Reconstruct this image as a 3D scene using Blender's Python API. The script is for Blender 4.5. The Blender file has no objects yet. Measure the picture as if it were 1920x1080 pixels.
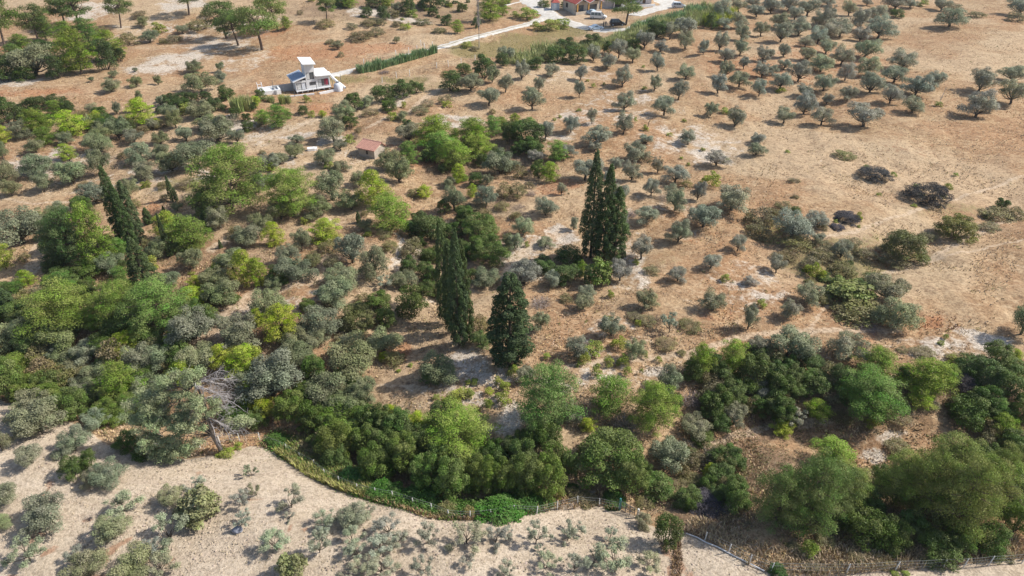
import bpy, bmesh, math, random
import numpy as np
from mathutils import Vector, Matrix

# ------------------------------------------------------------------ camera, sky, sun, exposure
SC = bpy.context.scene
COL = SC.collection
FPX, CAMZ, PITCH = 1297.0, 47.0, math.radians(33.5)
cam = bpy.data.cameras.new('camera'); cam_ob = bpy.data.objects.new('camera', cam); COL.objects.link(cam_ob)
cam.sensor_width = 36.0; cam.lens = 36.0 * FPX / 1920.0; cam.clip_start = 0.5; cam.clip_end = 6000
cam_ob.location = (0, 0, CAMZ); cam_ob.rotation_euler = (math.pi / 2 - PITCH, 0, 0)
SC.camera = cam_ob

SUN_EL, SUN_AZ = math.radians(43.0), math.radians(80.0)      # azimuth clockwise from +Y
world = bpy.data.worlds.new('World'); SC.world = world; world.use_nodes = True
wn = world.node_tree; wn.nodes.clear()
sky = wn.nodes.new('ShaderNodeTexSky'); sky.sky_type = 'NISHITA'; sky.sun_disc = False
sky.sun_elevation = SUN_EL; sky.sun_rotation = SUN_AZ; sky.air_density = 1.0; sky.dust_density = 1.5
bg = wn.nodes.new('ShaderNodeBackground'); bg.inputs['Strength'].default_value = 0.112
wo = wn.nodes.new('ShaderNodeOutputWorld')
wn.links.new(sky.outputs[0], bg.inputs[0]); wn.links.new(bg.outputs[0], wo.inputs[0])
sun = bpy.data.lights.new('sun', 'SUN'); sun.energy = 4.2; sun.angle = math.radians(0.55); sun.color = (1.0, 0.955, 0.88)
sun_ob = bpy.data.objects.new('sun', sun); COL.objects.link(sun_ob); sun_ob.location = (60, 60, 120)
SD = Vector((math.cos(SUN_EL) * math.sin(SUN_AZ), math.cos(SUN_EL) * math.cos(SUN_AZ), math.sin(SUN_EL)))
sun_ob.rotation_euler = (-SD).to_track_quat('-Z', 'Y').to_euler()
vs = SC.view_settings
vs.view_transform = 'Standard'; vs.look = 'None'; vs.exposure = 0.43; vs.gamma = 1.0; vs.use_curve_mapping = False
SC.cycles.max_bounces = 5; SC.cycles.diffuse_bounces = 2; SC.cycles.transmission_bounces = 3; SC.cycles.transparent_max_bounces = 4

rs = np.random.RandomState(7)
R = random.Random(11)

# ------------------------------------------------------------------ pixel of the 1920x1080 photo -> point on the terrain
CP, SP = math.cos(PITCH), math.sin(PITCH)
def ray(px, py):
    u, v = (np.asarray(px, float) - 960.0) / FPX, (540.0 - np.asarray(py, float)) / FPX
    return u, CP + v * SP, -SP + v * CP
def flat(px, py, z=0.0):
    x, y, dz = ray(px, py); t = (z - CAMZ) / dz
    return x * t, y * t

def smooth(t): t = np.clip(t, 0, 1); return t * t * (3 - 2 * t)
def seg_dist(x, y, pts):
    d = np.full(np.shape(x), 1e9)
    for (ax, ay), (bx, by) in zip(pts[:-1], pts[1:]):
        vx, vy = bx - ax, by - ay; L = vx * vx + vy * vy + 1e-9
        t = np.clip(((x - ax) * vx + (y - ay) * vy) / L, 0, 1)
        d = np.minimum(d, np.hypot(x - ax - t * vx, y - ay - t * vy))
    return d
def fpoly(pp): return [tuple(float(c) for c in flat(a, b)) for a, b in pp]
GULLY = fpoly([(2300, 840), (1920, 800), (1700, 850), (1450, 770), (1330, 830), (1200, 905), (1050, 900), (850, 890), (700, 850), (560, 790), (350, 760), (150, 720), (0, 690), (-400, 640)])
GULLY2 = fpoly([(1000, 330), (900, 300), (820, 330), (820, 430), (860, 520), (760, 640), (650, 740)])
BANK = fpoly([(1920, 395), (1780, 430), (1680, 470), (1560, 520), (1480, 500), (1420, 420)])
def height(x, y):
    x = np.asarray(x, float); y = np.asarray(y, float)
    h = 0.45 * np.sin(x * 0.071 + 1.3) * np.sin(y * 0.053 + 0.4) + 0.3 * np.sin(x * 0.13 - y * 0.11) + 0.22 * np.sin(x * 0.031 + y * 0.19 + 2.0)
    h = h + 0.1 * np.sin(x * 0.61 + np.sin(y * 0.4) * 2) * np.sin(y * 0.52 + 1.0)
    d = seg_dist(x, y, GULLY); h = h - 2.3 * np.exp(-(d / 5.5) ** 2)
    d = seg_dist(x, y, GULLY2); h = h - 1.2 * np.exp(-(d / 6.0) ** 2)
    d = seg_dist(x, y, BANK); h = h - 1.0 * np.exp(-(d / 4.5) ** 2)
    h = h + 5.0 * smooth((y - 185) / 70.0) * smooth((-x - 10) / 60.0)
    h = h + 22.0 * smooth((y - 300) / 500.0)
    return h
def ground(px, py):
    dx, dy, dz = (float(c) for c in ray(px, py)); z = 0.0
    for _ in range(9):
        t = (z - CAMZ) / dz; z = 0.5 * z + 0.5 * float(height(dx * t, dy * t))
    t = (z - CAMZ) / dz
    return Vector((dx * t, dy * t, float(height(dx * t, dy * t))))
def scale_at(p):      # pixels per metre and depression angle at a world point
    depth = p.y * CP + (CAMZ - p.z) * SP
    return FPX / depth, math.atan2(CAMZ - p.z, math.hypot(p.x, p.y))

# ------------------------------------------------------------------ materials
def nodes_of(name):
    m = bpy.data.materials.new(name); m.use_nodes = True; nt = m.node_tree; nt.nodes.clear()
    out = nt.nodes.new('ShaderNodeOutputMaterial'); return m, nt, out
class NB:
    def __init__(s, nt): s.nt = nt
    def n(s, t, **k):
        o = s.nt.nodes.new(t)
        for a, b in k.items(): setattr(o, a, b)
        return o
    def l(s, a, b): s.nt.links.new(a, b)
    def val(s, sock, v):
        if hasattr(v, 'is_linked') or isinstance(v, bpy.types.NodeSocket): s.l(v, sock)
        else: sock.default_value = v
    def noise(s, vec, sc, det=3, rough=0.55, dist=0.0):
        o = s.n('ShaderNodeTexNoise'); s.l(vec, o.inputs['Vector']); o.inputs['Scale'].default_value = sc
        o.inputs['Detail'].default_value = det; o.inputs['Roughness'].default_value = rough; o.inputs['Distortion'].default_value = dist
        return o.outputs['Fac']
    def ramp(s, f, a, b):
        o = s.n('ShaderNodeMapRange'); o.clamp = True; s.val(o.inputs[0], f); s.val(o.inputs[1], a); s.val(o.inputs[2], b)
        o.interpolation_type = 'SMOOTHSTEP'; return o.outputs[0]
    def math(s, op, a, b=0.0):
        o = s.n('ShaderNodeMath', operation=op); s.val(o.inputs[0], a); s.val(o.inputs[1], b); return o.outputs[0]
    def mix(s, f, a, b, mode='MIX'):
        o = s.n('ShaderNodeMix', data_type='RGBA', blend_type=mode); s.val(o.inputs[0], f)
        s.val(o.inputs[6], a if not isinstance(a, tuple) else (*a, 1)); s.val(o.inputs[7], b if not isinstance(b, tuple) else (*b, 1)); return o.outputs[2]

def plain(name, col, rough=0.7, var=0.12, scale=3.0, metal=0.0, bump=0.0, spec=0.3):
    m, nt, out = nodes_of(name); b = NB(nt)
    tc = b.n('ShaderNodeTexCoord').outputs['Object']
    f = b.noise(tc, scale, 4); f2 = b.noise(tc, scale * 7, 2)
    f = b.math('ADD', b.math('MULTIPLY', f, 0.7), b.math('MULTIPLY', f2, 0.3))
    c = b.mix(b.ramp(f, 0.3, 0.7), tuple(v * (1 - var) for v in col), tuple(min(1, v * (1 + var)) for v in col))
    p = b.n('ShaderNodeBsdfPrincipled'); b.l(c, p.inputs['Base Color']); p.inputs['Roughness'].default_value = rough
    p.inputs['Metallic'].default_value = metal; p.inputs['Specular IOR Level'].default_value = spec
    if bump:
        bn = b.n('ShaderNodeBump'); bn.inputs['Strength'].default_value = bump; bn.inputs['Distance'].default_value = 0.05
        b.l(f2, bn.inputs['Height']); b.l(bn.outputs[0], p.inputs['Normal'])
    b.l(p.outputs[0], out.inputs[0]); return m

def leafy(name, trans=0.2, rough=0.55, spec=0.25, hue=0.032):
    m, nt, out = nodes_of(name); b = NB(nt)
    oc = b.n('ShaderNodeObjectInfo').outputs['Color']
    at = b.n('ShaderNodeAttribute', attribute_name='tone'); tone = at.outputs['Fac']
    at2 = b.n('ShaderNodeAttribute', attribute_name='shift'); sh = at2.outputs['Fac']
    hs = b.n('ShaderNodeHueSaturation'); b.l(oc, hs.inputs['Color'])
    b.l(b.math('ADD', b.math('MULTIPLY', b.math('SUBTRACT', sh, 0.5), hue * 2), 0.5), hs.inputs['Hue'])
    b.l(b.math('ADD', b.math('MULTIPLY', tone, 0.75), 0.62), hs.inputs['Value'])
    b.l(b.math('ADD', b.math('MULTIPLY', sh, 0.3), 0.85), hs.inputs['Saturation'])
    p = b.n('ShaderNodeBsdfPrincipled'); b.l(hs.outputs[0], p.inputs['Base Color']); p.inputs['Roughness'].default_value = rough
    p.inputs['Specular IOR Level'].default_value = spec
    if trans > 0:
        t = b.n('ShaderNodeBsdfTranslucent'); b.l(hs.outputs[0], t.inputs[0]); mx = b.n('ShaderNodeMixShader'); mx.inputs[0].default_value = trans
        b.l(p.outputs[0], mx.inputs[1]); b.l(t.outputs[0], mx.inputs[2]); b.l(mx.outputs[0], out.inputs[0])
    else: b.l(p.outputs[0], out.inputs[0])
    return m
M_LEAF = leafy('foliage'); M_NEEDLE = leafy('needles', 0.22, 0.6, 0.2, 0.045); M_CYP = leafy('cypress_foliage', 0.1, 0.65, 0.15, 0.0); M_TWIG = leafy('dry_twigs', 0.05, 0.85, 0.1, 0.02)
M_BARK = plain('bark_olive', (0.10, 0.08, 0.06), 0.9, 0.3, 6, bump=0.4)
M_PBARK = plain('bark_pine', (0.13, 0.095, 0.075), 0.9, 0.3, 5, bump=0.4)
M_PALE = plain('bark_pale', (0.36, 0.33, 0.30), 0.9, 0.15, 5)

# ------------------------------------------------------------------ object helpers
def tag(o, label=None, cat=None, group=None, kind=None):
    if label: o['label'] = label
    if cat: o['category'] = cat
    if group: o['group'] = group
    if kind: o['kind'] = kind
    return o
def link(name, me, parent=None, loc=None, rot=None, mat=None):
    o = bpy.data.objects.new(name, me); COL.objects.link(o)
    if parent is not None: o.parent = parent
    if loc is not None: o.location = loc
    if rot is not None: o.rotation_euler = rot
    if mat is not None and me is not None and len(me.materials) == 0: me.materials.append(mat)
    return o
def empty(name, loc, rz=0.0):
    o = bpy.data.objects.new(name, None); COL.objects.link(o); o.location = loc; o.rotation_euler = (0, 0, rz); o.empty_display_size = 0.3
    return o
def mesh_np(name, V, F, mat=None, tone=None, shift=None, smooth_=False):
    """V (n,3); F (m,k) with k = 3 or 4, or a list of such arrays"""
    me = bpy.data.meshes.new(name); V = np.ascontiguousarray(V, dtype=np.float32)
    Fs = F if isinstance(F, list) else [F]
    me.vertices.add(len(V)); me.vertices.foreach_set('co', V.ravel())
    loops = np.concatenate([f.ravel() for f in Fs]).astype(np.int32)
    cnt = np.concatenate([np.full(len(f), f.shape[1]) for f in Fs]).astype(np.int32)
    me.loops.add(len(loops)); me.loops.foreach_set('vertex_index', loops)
    me.polygons.add(len(cnt)); me.polygons.foreach_set('loop_start', np.concatenate([[0], np.cumsum(cnt)[:-1]]).astype(np.int32))
    if smooth_: me.polygons.foreach_set('use_smooth', np.ones(len(cnt), dtype=bool))
    me.update(calc_edges=True)
    for nm, a in (('tone', tone), ('shift', shift)):
        if a is not None:
            at = me.attributes.new(nm, 'FLOAT', 'POINT'); at.data.foreach_set('value', np.ascontiguousarray(a, dtype=np.float32))
    if mat: me.materials.append(mat)
    return me

class Tubes:
    """collects tapered tubes into one mesh"""
    def __init__(s): s.V, s.F, s.n = [], [], 0
    def add(s, pts, rad, k=6):
        pts = np.asarray(pts, float); m = len(pts)
        tan = np.gradient(pts, axis=0); tan /= np.linalg.norm(tan, axis=1)[:, None] + 1e-9
        ref = np.array([0, 0, 1.0]) if abs(tan[0][2]) < 0.9 else np.array([1.0, 0, 0])
        a = np.cross(tan, ref); a /= np.linalg.norm(a, axis=1)[:, None] + 1e-9; b = np.cross(tan, a)
        th = np.arange(k) * 2 * math.pi / k
        ring = pts[:, None, :] + np.asarray(rad, float)[:, None, None] * (a[:, None, :] * np.cos(th)[None, :, None] + b[:, None, :] * np.sin(th)[None, :, None])
        i = np.arange(m - 1)[:, None] * k + np.arange(k)[None, :]; j = np.arange(m - 1)[:, None] * k + (np.arange(k)[None, :] + 1) % k
        s.F.append(np.stack([i, j, j + k, i + k], -1).reshape(-1, 4) + s.n); s.V.append(ring.reshape(-1, 3)); s.n += m * k
        s.F.append(np.array([[q + s.n - k for q in (0, 1, 2, 3)]]) if k == 4 else np.zeros((0, 4), int))
    def curve(s, a, b, r0, r1, bend=0.1, n=5, k=6, rng=rs):
        a, b = np.asarray(a, float), np.asarray(b, float); t = np.linspace(0, 1, n)[:, None]; L = np.linalg.norm(b - a)
        off = rng.uniform(-1, 1, 3) * bend * L
        s.add(a + (b - a) * t + off * np.sin(t * math.pi) + rng.uniform(-1, 1, (n, 3)) * bend * 0.15 * L * np.sin(t * math.pi), r0 + (r1 - r0) * t[:, 0], k)
    def mesh(s, name, mat): return mesh_np(name, np.concatenate(s.V), np.concatenate(s.F), mat, smooth_=True)

def leaves(P, N, L, W, rng, tone, shift, along=None):
    """one bent quad per point: P position, N facing, size L x W; returns V, F, tone, shift"""
    n = len(P); N = N / (np.linalg.norm(N, axis=1)[:, None] + 1e-9)
    a = rng.normal(size=(n, 3)) if along is None else along + rng.normal(size=(n, 3)) * 0.35
    a = a - N * np.sum(a * N, 1)[:, None]; a /= np.linalg.norm(a, axis=1)[:, None] + 1e-9
    b = np.cross(N, a); L = (L * rng.uniform(0.6, 1.35, n))[:, None]; W = (W * rng.uniform(0.6, 1.35, n))[:, None]
    V = np.stack([P - a * L * 0.5, P + b * W * 0.5 + N * W * 0.12, P + a * L * 0.5, P - b * W * 0.5 + N * W * 0.12], 1).reshape(-1, 3)
    F = np.arange(4 * n).reshape(n, 4)
    return V, F, np.repeat(tone, 4), np.repeat(shift, 4)

def sph(n, rng):
    v = rng.normal(size=(n, 3)); return v / np.linalg.norm(v, axis=1)[:, None]

def crown(name, lobes, n, L, W, rng, mat, spread=0.75, shell=(0.72, 1.08), up=0.15, alongout=False, core=0.55):
    """lobes: (centre, radii); leaves spread over the lobes' shells by area"""
    C = np.array([l[0] for l in lobes]); Rr = np.array([l[1] for l in lobes]); w = (Rr[:, 0] * Rr[:, 1] + Rr[:, 0] * Rr[:, 2] + Rr[:, 1] * Rr[:, 2]); w = w / w.sum()
    idx = rng.choice(len(lobes), n, p=w); d = sph(n, rng); d[:, 2] = np.where(d[:, 2] < -0.35, -d[:, 2], d[:, 2])
    f = rng.uniform(shell[0], shell[1], n)[:, None]; P = C[idx] + d * Rr[idx] * f
    keep = np.ones(n, bool)                                    # drop leaves deep inside another lobe
    for k in range(len(lobes)):
        q = np.linalg.norm((P - C[k]) / Rr[k], axis=1); keep &= (q > core) | (idx == k)
    P, d, idx = P[keep], d[keep], idx[keep]
    N = d / Rr[idx]; N = N / np.linalg.norm(N, axis=1)[:, None]
    out = N.copy(); N = N + rng.normal(size=N.shape) * spread; N[:, 2] += up
    lt, ls = rng.uniform(0.0, 1, len(lobes)), rng.uniform(0, 1, len(lobes))
    tone = np.clip(0.6 * lt[idx] + 0.4 * rng.uniform(0, 1, len(P)), 0, 1); shift = np.clip(0.6 * ls[idx] + 0.4 * rng.uniform(0, 1, len(P)), 0, 1)
    if alongout:
        N = out + rng.normal(size=out.shape) * 0.55 + np.array([0, 0, 0.2]); al = rng.normal(size=out.shape) * 0.7 + np.array([0, 0, 0.8])
    else: al = None
    V, F, t, s = leaves(P, N, L, W, rng, tone, shift, al)
    return mesh_np(name, V, F, mat, t, s)

# ------------------------------------------------------------------ plant prototypes, unit width and unit height
def proto_olive(i, sparse=False):
    rng = np.random.RandomState(100 + i + (50 if sparse else 0)); lobes = []; T = Tubes(); lean = rng.uniform(-0.12, 0.12, 2)
    fork = np.array([lean[0] * 0.3 + rng.uniform(-.03, .03), lean[1] * 0.3, rng.uniform(0.12, 0.22)])
    T.curve((0, 0, -0.06), fork, 0.05 if not sparse else 0.024, 0.038 if not sparse else 0.018, 0.12, 5, 7, rng)
    nl = rng.randint(11, 17) if not sparse else rng.randint(8, 12)
    for k in range(nl):                                         # plumes of foliage along limbs that rise from the fork
        th = k * 2.4 + rng.uniform(-0.6, 0.6); rr = (0.12 + 0.36 * math.sqrt((k + .5) / nl)) * rng.uniform(0.75, 1.12); zz = (0.93 - 1.5 * rr ** 1.6 * rng.uniform(0.6, 1.5)) * rng.uniform(0.86, 1.04)
        zz = max(zz, 0.24); e = np.array([math.cos(th) * rr + lean[0] * zz, math.sin(th) * rr + lean[1] * zz, zz]); d = e - fork
        T.curve(fork, e, 0.022 if not sparse else 0.012, 0.004, 0.15, 5, 5, rng); s = rng.uniform(0.14, 0.205) if not sparse else rng.uniform(0.07, 0.12)
        for f, g in (((0.55, 1.05), (0.8, 1.0), (1.0, 0.72)) if not sparse else ((0.72, 0.8), (0.95, 1.0))):
            lobes.append((tuple(fork + d * f + rng.normal(size=3) * .025), (s * g, s * g, s * g * rng.uniform(0.8, 1.2))))
        if sparse:
            for _ in range(3): T.curve(e, e + rng.normal(size=3) * 0.09, 0.006, 0.002, 0.2, 3, 3, rng)
    cm = crown('olive_crown', lobes, 13000 if not sparse else 3800, 0.042 if not sparse else 0.05, 0.019, rng, M_LEAF, 0.6, (0.55, 1.15) if not sparse else (0.2, 1.3), 0.25)
    return cm, T.mesh('olive_trunk', M_BARK)

def proto_pine(i, n, young=False, fine=1.0, big=False):
    rng = np.random.RandomState(300 + i + int(n)); lobes = []; lean = rng.uniform(-0.07, 0.07, 2); T = Tubes()
    layers = 8 if big else (7 if not young else 6); tip = 0.93
    for a in range(layers):
        z = 0.13 + 0.72 * a / (layers - 1)
        prof = 0.44 * max(0.12, 1 - (max(0, z - 0.30) / 0.66) ** (2.2 if big else 1.7)) ** 0.8 * (0.72 + 0.28 * min(1, z / 0.3))
        m = max(3, int(round((4 if big else 3.5) + (4.5 if big else 5) * prof / 0.43))); off = rng.uniform(0, 6.28)
        for k in range(m):
            th = off + (k + rng.uniform(-.35, .35)) * 2 * math.pi / m; rmax = prof * rng.choice([0.5, 0.75, 0.95, 1.08, 1.25]) * rng.uniform(0.88, 1.1); c0, s0 = math.cos(th), math.sin(th)
            bx, by = lean[0] * z, lean[1] * z; rise = 0.10 + 0.1 * rng.uniform()
            T.curve((bx, by, z * 0.9), (bx + c0 * rmax, by + s0 * rmax, z + rise * rmax), 0.008, 0.003, 0.06, 4, 4, rng)
            for f in ((0.62, 1.0) if big else (0.5, 0.9)):
                s = rng.uniform(0.07, 0.125) if big else rng.uniform(0.065, 0.125); rr = rmax * f * 0.92
                lobes.append(((bx + c0 * rr + rng.uniform(-.03, .03), by + s0 * rr + rng.uniform(-.03, .03), z + rise * rr + rng.uniform(-.05, .06)), (s * 1.15, s * 1.15, s * rng.uniform(0.6, 0.9))))
    for k in range(4): lobes.append(((lean[0] + rng.uniform(-.05, .05), lean[1] + rng.uniform(-.05, .05), tip - 0.05 * k), (0.05 + .02 * k, 0.05 + .02 * k, 0.07)))
    cm = crown('pine_crown', lobes, n, 0.036 * fine, 0.014 * fine, rng, M_NEEDLE, 0.8, (0.45, 1.12), 0.3, alongout=True, core=0.55)
    T.curve((0, 0, -0.05), (lean[0], lean[1], 0.9), 0.026, 0.006, 0.03, 8, 7, rng)
    return cm, T.mesh('pine_trunk', M_PBARK)

def proto_tallpine(i):
    rng = np.random.RandomState(500 + i); lobes = []; lean = rng.uniform(-0.16, 0.16, 2)
    for k in range(24):
        th = k * 2.4; z = rng.uniform(0.40, 0.9); rr = 0.40 * math.sqrt(max(0.05, 1 - ((z - 0.60) / 0.36) ** 2)) * rng.uniform(0.5, 1.1); s = rng.uniform(0.10, 0.18)
        lobes.append(((math.cos(th) * rr + lean[0] * z, math.sin(th) * rr + lean[1] * z, z), (s * 1.2, s * 1.2, s * 0.7)))
    cm = crown('tall_pine_crown', lobes, 8000, 0.042, 0.016, rng, M_NEEDLE, 0.8, (0.4, 1.15), 0.3, alongout=True)
    T = Tubes(); T.curve((0, 0, -0.05), (lean[0] * .75, lean[1] * .75, 0.72), 0.034, 0.014, 0.06, 8, 7, rng)
    for c, r in lobes: T.curve((lean[0] * .5, lean[1] * .5, 0.42 + 0.3 * rng.uniform()), c, 0.011, 0.004, 0.12, 4, 4, rng)
    return cm, T.mesh('tall_pine_trunk', M_PBARK)

def proto_cypress(i, n=17000, p=0.85, e=1.9):
    rng = np.random.RandomState(700 + i); lobes = []
    for k in range(110):
        z = 0.03 + 0.93 * (k + rng.uniform()) / 110.0; prof = 0.42 * (1 - z ** e) ** p * min(1, 0.62 + z * 1.7) * (1 + 0.06 * math.sin(z * 17 + i)); th = k * 2.4 + rng.uniform(-.4, .4); prof *= rng.uniform(0.82, 1.16)
        lobes.append(((math.cos(th) * prof, math.sin(th) * prof, z), (0.05 + 0.26 * prof, 0.05 + 0.26 * prof, 0.03 + 0.02 * rng.uniform())))
    cm = crown('cypress_crown', lobes, n, 0.06, 0.028, rng, M_CYP, 0.5, (0.7, 1.1), 0.1, core=0.3)
    me = cm; co = np.empty(len(me.vertices) * 3, np.float32); me.vertices.foreach_get('co', co); co = co.reshape(-1, 4, 3); c = co.mean(1, keepdims=True)
    co = c + (co - c) * np.array([1, 1, 0.35]); me.vertices.foreach_set('co', co.astype(np.float32).ravel()); me.update()
    T = Tubes(); T.curve((0, 0, -0.03), (0, 0, 0.92), 0.07, 0.01, 0.0, 6, 7, rng)
    for k in range(18): 
        z = rng.uniform(0.1, 0.7); th = rng.uniform(0, 6.28); T.curve((0, 0, z), (math.cos(th) * .28 * (1 - z), math.sin(th) * .28 * (1 - z), z + 0.09), 0.02, 0.006, 0.05, 3, 4, rng)
    return cm, T.mesh('cypress_trunk', M_BARK)

def proto_bush(i, n=4200, L=0.05, W=0.036, flat_=1.0, nl=22, seed=900, mat=None, spread=0.75, lob=(0.12, 0.2)):
    rng = np.random.RandomState(seed + i); lobes = [((0, 0, 0.36), (0.33, 0.33, 0.42))]
    for k in range(nl):
        th = k * 2.4 + rng.uniform(-.4, .4); z = rng.uniform(0.12, 0.85); rr = 0.40 * math.sqrt(max(0.03, 1 - (z / 0.98) ** 2)) * rng.uniform(0.75, 1.1); s = rng.uniform(*lob)
        lobes.append(((math.cos(th) * rr, math.sin(th) * rr, z * flat_), (s, s, s * rng.uniform(0.7, 1.0))))
    cm = crown('bush_foliage', lobes, n, L, W, rng, mat or M_LEAF, spread, (0.6, 1.1), 0.2)
    T = Tubes()
    for k in range(6): T.curve((rng.uniform(-.04, .04), rng.uniform(-.04, .04), -0.05), lobes[1 + k * 2][0], 0.022, 0.006, 0.1, 4, 5, rng)
    return cm, T.mesh('bush_stems', M_BARK)

def proto_brush(i, n=650, thick=0.006):
    rng = np.random.RandomState(1100 + i); V, F, t = [], [], []; c = 0
    for k in range(n):
        a = sph(1, rng)[0]; a[2] = abs(a[2]); r0 = rng.uniform(0.2, 0.9); p = a * np.array([0.46, 0.46, 0.8]) * r0; q = p + (a * rng.uniform(0.05, 0.2) + rng.normal(size=3) * 0.09); m = (p + q) / 2 + rng.normal(size=3) * 0.025
        s = rng.normal(size=3); s = s / np.linalg.norm(s) * thick * rng.uniform(0.6, 1.5); z0 = rng.uniform()
        V += [p - s, p + s, m + s * .8, m - s * .8, q]; F += [[c, c + 1, c + 2], [c, c + 2, c + 3], [c + 3, c + 2, c + 4]]; t += [z0] * 5; c += 5
    V = np.array(V); V[:, 2] = np.maximum(V[:, 2], 0.01)
    return mesh_np('brush_twigs', V, np.array(F), M_TWIG, np.array(t), np.array(t)[::-1].copy()), None

def blade_mesh(name, pts, hgt, lean, rng, mat, w=0.05, k=3):
    """arching blades standing at pts (n,3)"""
    n = len(pts); a = rng.uniform(0, 6.283, n); d = np.stack([np.cos(a), np.sin(a), 0 * a], 1); s = np.stack([-np.sin(a), np.cos(a), 0 * a], 1)
    h = (hgt * rng.uniform(0.55, 1.15, n))[:, None]; ln = (lean * rng.uniform(0.2, 1.2, n))[:, None] * h; w = (w * rng.uniform(0.6, 1.4, n))[:, None]; z = np.array([0, 0, 1.0])
    b = pts; m = pts + z * h * 0.62 + d * ln * 0.35; t = pts + z * h + d * ln
    V = np.stack([b - s * w * .5, b + s * w * .5, m + s * w * .5, m - s * w * .5, t], 1).reshape(-1, 3)
    base = np.arange(n)[:, None] * 5; F4 = base + np.array([[0, 1, 2, 3]]); F3 = base + np.array([[3, 2, 4]])
    return mesh_np(name, V, [F4, F3], mat, np.repeat(rng.uniform(0, 1, n), 5), np.repeat(rng.uniform(0, 1, n), 5))
def proto_reed(i):
    rng = np.random.RandomState(1300 + i); n = 420; a = rng.uniform(0, 6.28, n); r = np.sqrt(rng.uniform(0, 1, n)) * 0.42
    return blade_mesh('reed_blades', np.stack([np.cos(a) * r, np.sin(a) * r, 0 * a], 1), 0.95, 0.28, rng, M_LEAF, 0.035), None

PROTO = {
    'o': [proto_olive(i) for i in range(7)], 's': [proto_olive(i, True) for i in range(5)],
    'p': [proto_pine(i, 13000, fine=0.95) for i in range(5)], 'P': [proto_pine(i, 30000, fine=0.7, big=True) for i in range(4)],
    'y': [proto_pine(i + 20, 9000, True, 1.1) for i in range(4)], 't': [proto_tallpine(i) for i in range(4)],
    'c': [proto_cypress(i) for i in range(4)], 'C': [proto_cypress(9, 22000, 0.75, 2.6)],
    'd': [proto_pine(i + 40, 18000, fine=0.85, big=True) for i in range(2)],
    'b': [proto_bush(i, 8000, 0.036, 0.026, nl=30, lob=(0.09, 0.17), spread=0.6) for i in range(5)], 'B': [proto_bush(i + 10, 16000, 0.026, 0.019, 1.0, 60, lob=(0.06, 0.13), spread=0.6) for i in range(3)],
    'h': [proto_bush(i + 70, 13000, 0.03, 0.02, 0.95, 50, lob=(0.07, 0.13), spread=0.8) for i in range(2)],
    'm': [proto_bush(i + 20, 2600, 0.05, 0.03, 0.9, 26, lob=(0.09, 0.16), spread=1.0) for i in range(3)],
    'g': [proto_bush(i + 30, 1300, 0.085, 0.05, 1.0, 12, lob=(0.13, 0.22)) for i in range(3)],
    'v': [proto_bush(i + 40, 5200, 0.05, 0.03, 0.75, 34, lob=(0.08, 0.15), spread=1.0) for i in range(2)],
    'f': [proto_bush(i + 50, 2600, 0.075, 0.06, 1.0, 24, lob=(0.09, 0.18), spread=0.6) for i in range(2)],
    'k': [proto_brush(i) for i in range(3)], 'K': [(proto_bush(i + 60, 12000, 0.04, 0.013, 0.85, 40, lob=(0.07, 0.14), spread=1.2, mat=M_TWIG)[0], None) for i in range(2)], 'r': [proto_reed(i) for i in range(3)],
}
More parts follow.
